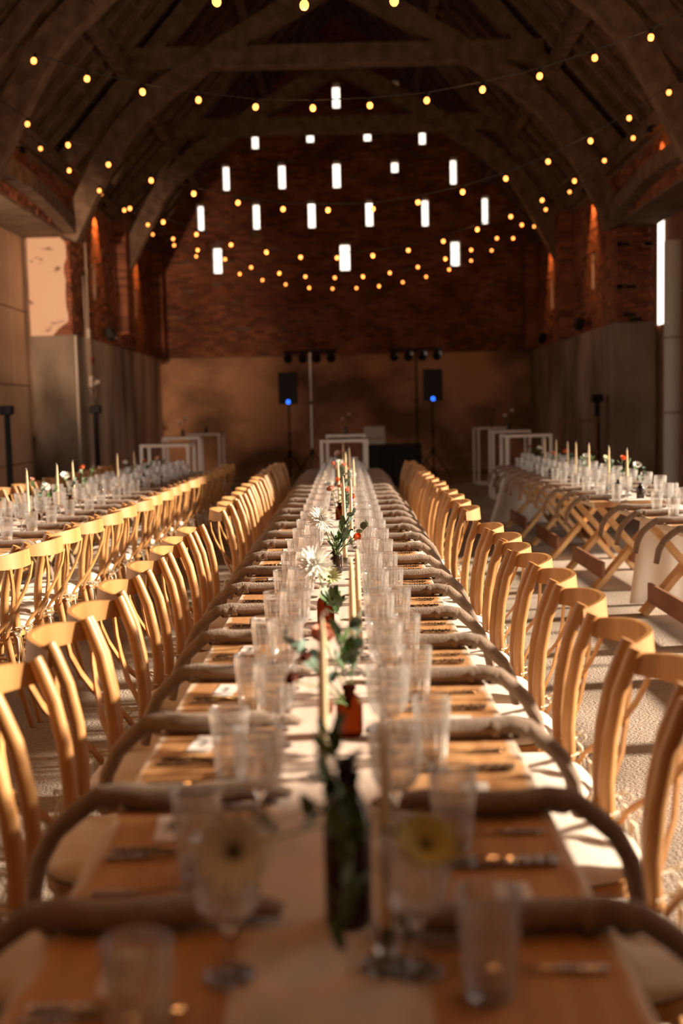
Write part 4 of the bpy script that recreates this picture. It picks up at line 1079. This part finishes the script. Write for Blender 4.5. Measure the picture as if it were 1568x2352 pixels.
# cable, conduit and sockets on the left pier
t = thing('conduit', 'grey conduit pipe running down the left pier', 'pipe', loc=(-4.46, 19.9, 0))
obj('pipe', MB().sweep([(0, 0, 5.3), (.01, 0, 4.0), (0, 0, 3.2), (.02, -.02, 2.1)], .022, 8, up=(1, 0, 0)), M['tube'], t, True)
obj('junction_box', MB().bevbox((.02, -.02, 2.95), (.06, .14, .18), .01), M['grey'], t)
t = thing('cable', 'pale cable looping below the sockets on the left pier', 'cable', loc=(-4.42, 19.6, 0))
pts = [(0, -.12, 3.9)] + [(.02, -.20 + .02 * k, 3.6 - .28 * k) for k in range(6)] + [(.03, .0, 1.92), (.04, .14, 1.80), (.04, .30, 1.84), (.03, .40, 2.05)]
obj('wire', MB().sweep(pts, .014, 6, up=(1, 0, 0)), M['tube'], t, True)
t = thing('socket_box', 'cream socket box on the left pier', 'socket', loc=(-4.44, 19.95, 2.12))
obj('box', MB().bevbox((0, 0, 0), (.10, .24, .20), .012), M['grey'], t); obj('cover', MB().bevbox((.055, .03, .0), (.02, .12, .12), .01), M['card'], t)
obj('plug', MB().sweep([(.05, .06, 0), (.12, .06, -.01)], .03, 8), M['grey'], t); obj('switch', MB().bevbox((.056, -.07, .03), (.02, .05, .06), .004), M['black'], t)
t = thing('alarm_button', 'small red alarm box on the left pier', 'alarm', loc=(-4.46, 20.1, 2.50))
obj('case', MB().bevbox((0, 0, 0), (.05, .12, .13), .01), M['red'], t); obj('button', MB().lathe([(.03, .0), (.025, .012)], 12, cap1=True), M['black'], t, loc=(.024, 0, 0), rot=(0, PI / 2, 0))
def post(x, y, label):
    t = thing('post_heater', label, 'post', 'dark posts by the walls', loc=(x, y, 0))
    obj('pole', MB().sweep([(0, 0, .03), (0, 0, 1.56)], .045, 10, up=(1, 0, 0)), M['black'], t, 'auto'); obj('head', MB().bevbox((0, 0, 1.63), (.18, .18, .14), .015), M['black'], t)
    obj('base', MB().lathe([(.19, 0), (.19, .02), (.05, .05)], 20, cap0=True), M['black'], t)
post(-5.08, 17.0, 'dark post with a square head at the far left edge'); post(-4.30, 19.5, 'dark post with a square head before the grey left wall'); post(4.32, 19.6, 'dark post with a square head by the right pier')
t = thing('wooden_rack', 'low dark wooden rack leaning at the right wall', 'rack', loc=(3.95, 19.4, 0))
for x in (-.30, .02, .30): obj('upright', MB().bevbox((x, 0, .66), (.05, .05, 1.32), .004), M['rust'], t)
for z in (.15, .72, 1.25): obj('rail', MB().bevbox((0, -.04, z), (.68, .03, .06), .004), M['rust'], t)

# small downlights at the wall heads
def wall_spot(x, y, z, label):
    sg = 1 if x > 0 else -1
    t = thing('wall_spot', label, 'lamp', 'small downlights at the wall heads', loc=(x - sg * .16, y, z))
    obj('shade', MB().lathe([(.02, .09), (.035, .07), (.045, 0), (.041, 0), (.03, .06), (.01, .07)], 14), M['black'], t)
    obj('arm', MB().beam((0, 0, .08), (sg * .2, 0, .10), .02, .02), M['black'], t)
    obj('bulb', MB().ball((0, 0, .035), .022, 10, 6), M['bulb'], t, True)
    ld = bpy.data.lights.new('spot', 'SPOT'); ld.energy = 130; ld.color = (1, .36, .08); ld.spot_size = 1.15; ld.spot_blend = .9; ld.shadow_soft_size = .02
    l = bpy.data.objects.new('lamp_light', ld); COL.objects.link(l); l.parent = t; l.location = (0, 0, .0); l.rotation_euler = (0, -sg * .30, 0)
for x, y, z, l in ((-WX, 21.3, 5.35, 'downlight on the left wall above the nearer slit'), (-WX, 25.3, 5.25, 'downlight on the left wall above the farther slit'), (-WX, 16.0, 5.15, 'downlight over the left doorway lintel'),
                   (WX, 21.0, 5.35, 'downlight on the right wall above the nearer slit'), (WX, 25.3, 5.2, 'downlight on the right wall above the farther slit'), (WX, 16.5, 5.35, 'downlight over the right doorway lintel')):
    wall_spot(x, y, z, l)
# unseen lamp added to brighten the left door and jamb
t = thing('flood_lamp', 'added unseen fill lamp on the left wall before the cart doorway', 'lamp', loc=(-4.2, 10.5, 3.2))
obj('housing', MB().bevbox((0, 0, 0), (.26, .16, .22), .02), M['black'], t); obj('bracket', MB().beam((-.36, 0, 0), (-.1, 0, 0), .04, .02), M['black'], t)
obj('lens', MB().bevbox((0, .085, 0), (.2, .01, .16), .003), emit('added fill lens', (1, .6, .35), 6), t)
ld = bpy.data.lights.new('flood', 'SPOT'); ld.energy = 2600; ld.color = (1, .62, .38); ld.spot_size = .62; ld.spot_blend = .8; ld.shadow_soft_size = .08
l = bpy.data.objects.new('lamp_light', ld); COL.objects.link(l); l.parent = t; l.location = (0, .12, 0); l.rotation_euler = (Vector((-1.0, 8.7, .25))).to_track_quat('-Z', 'Y').to_euler()
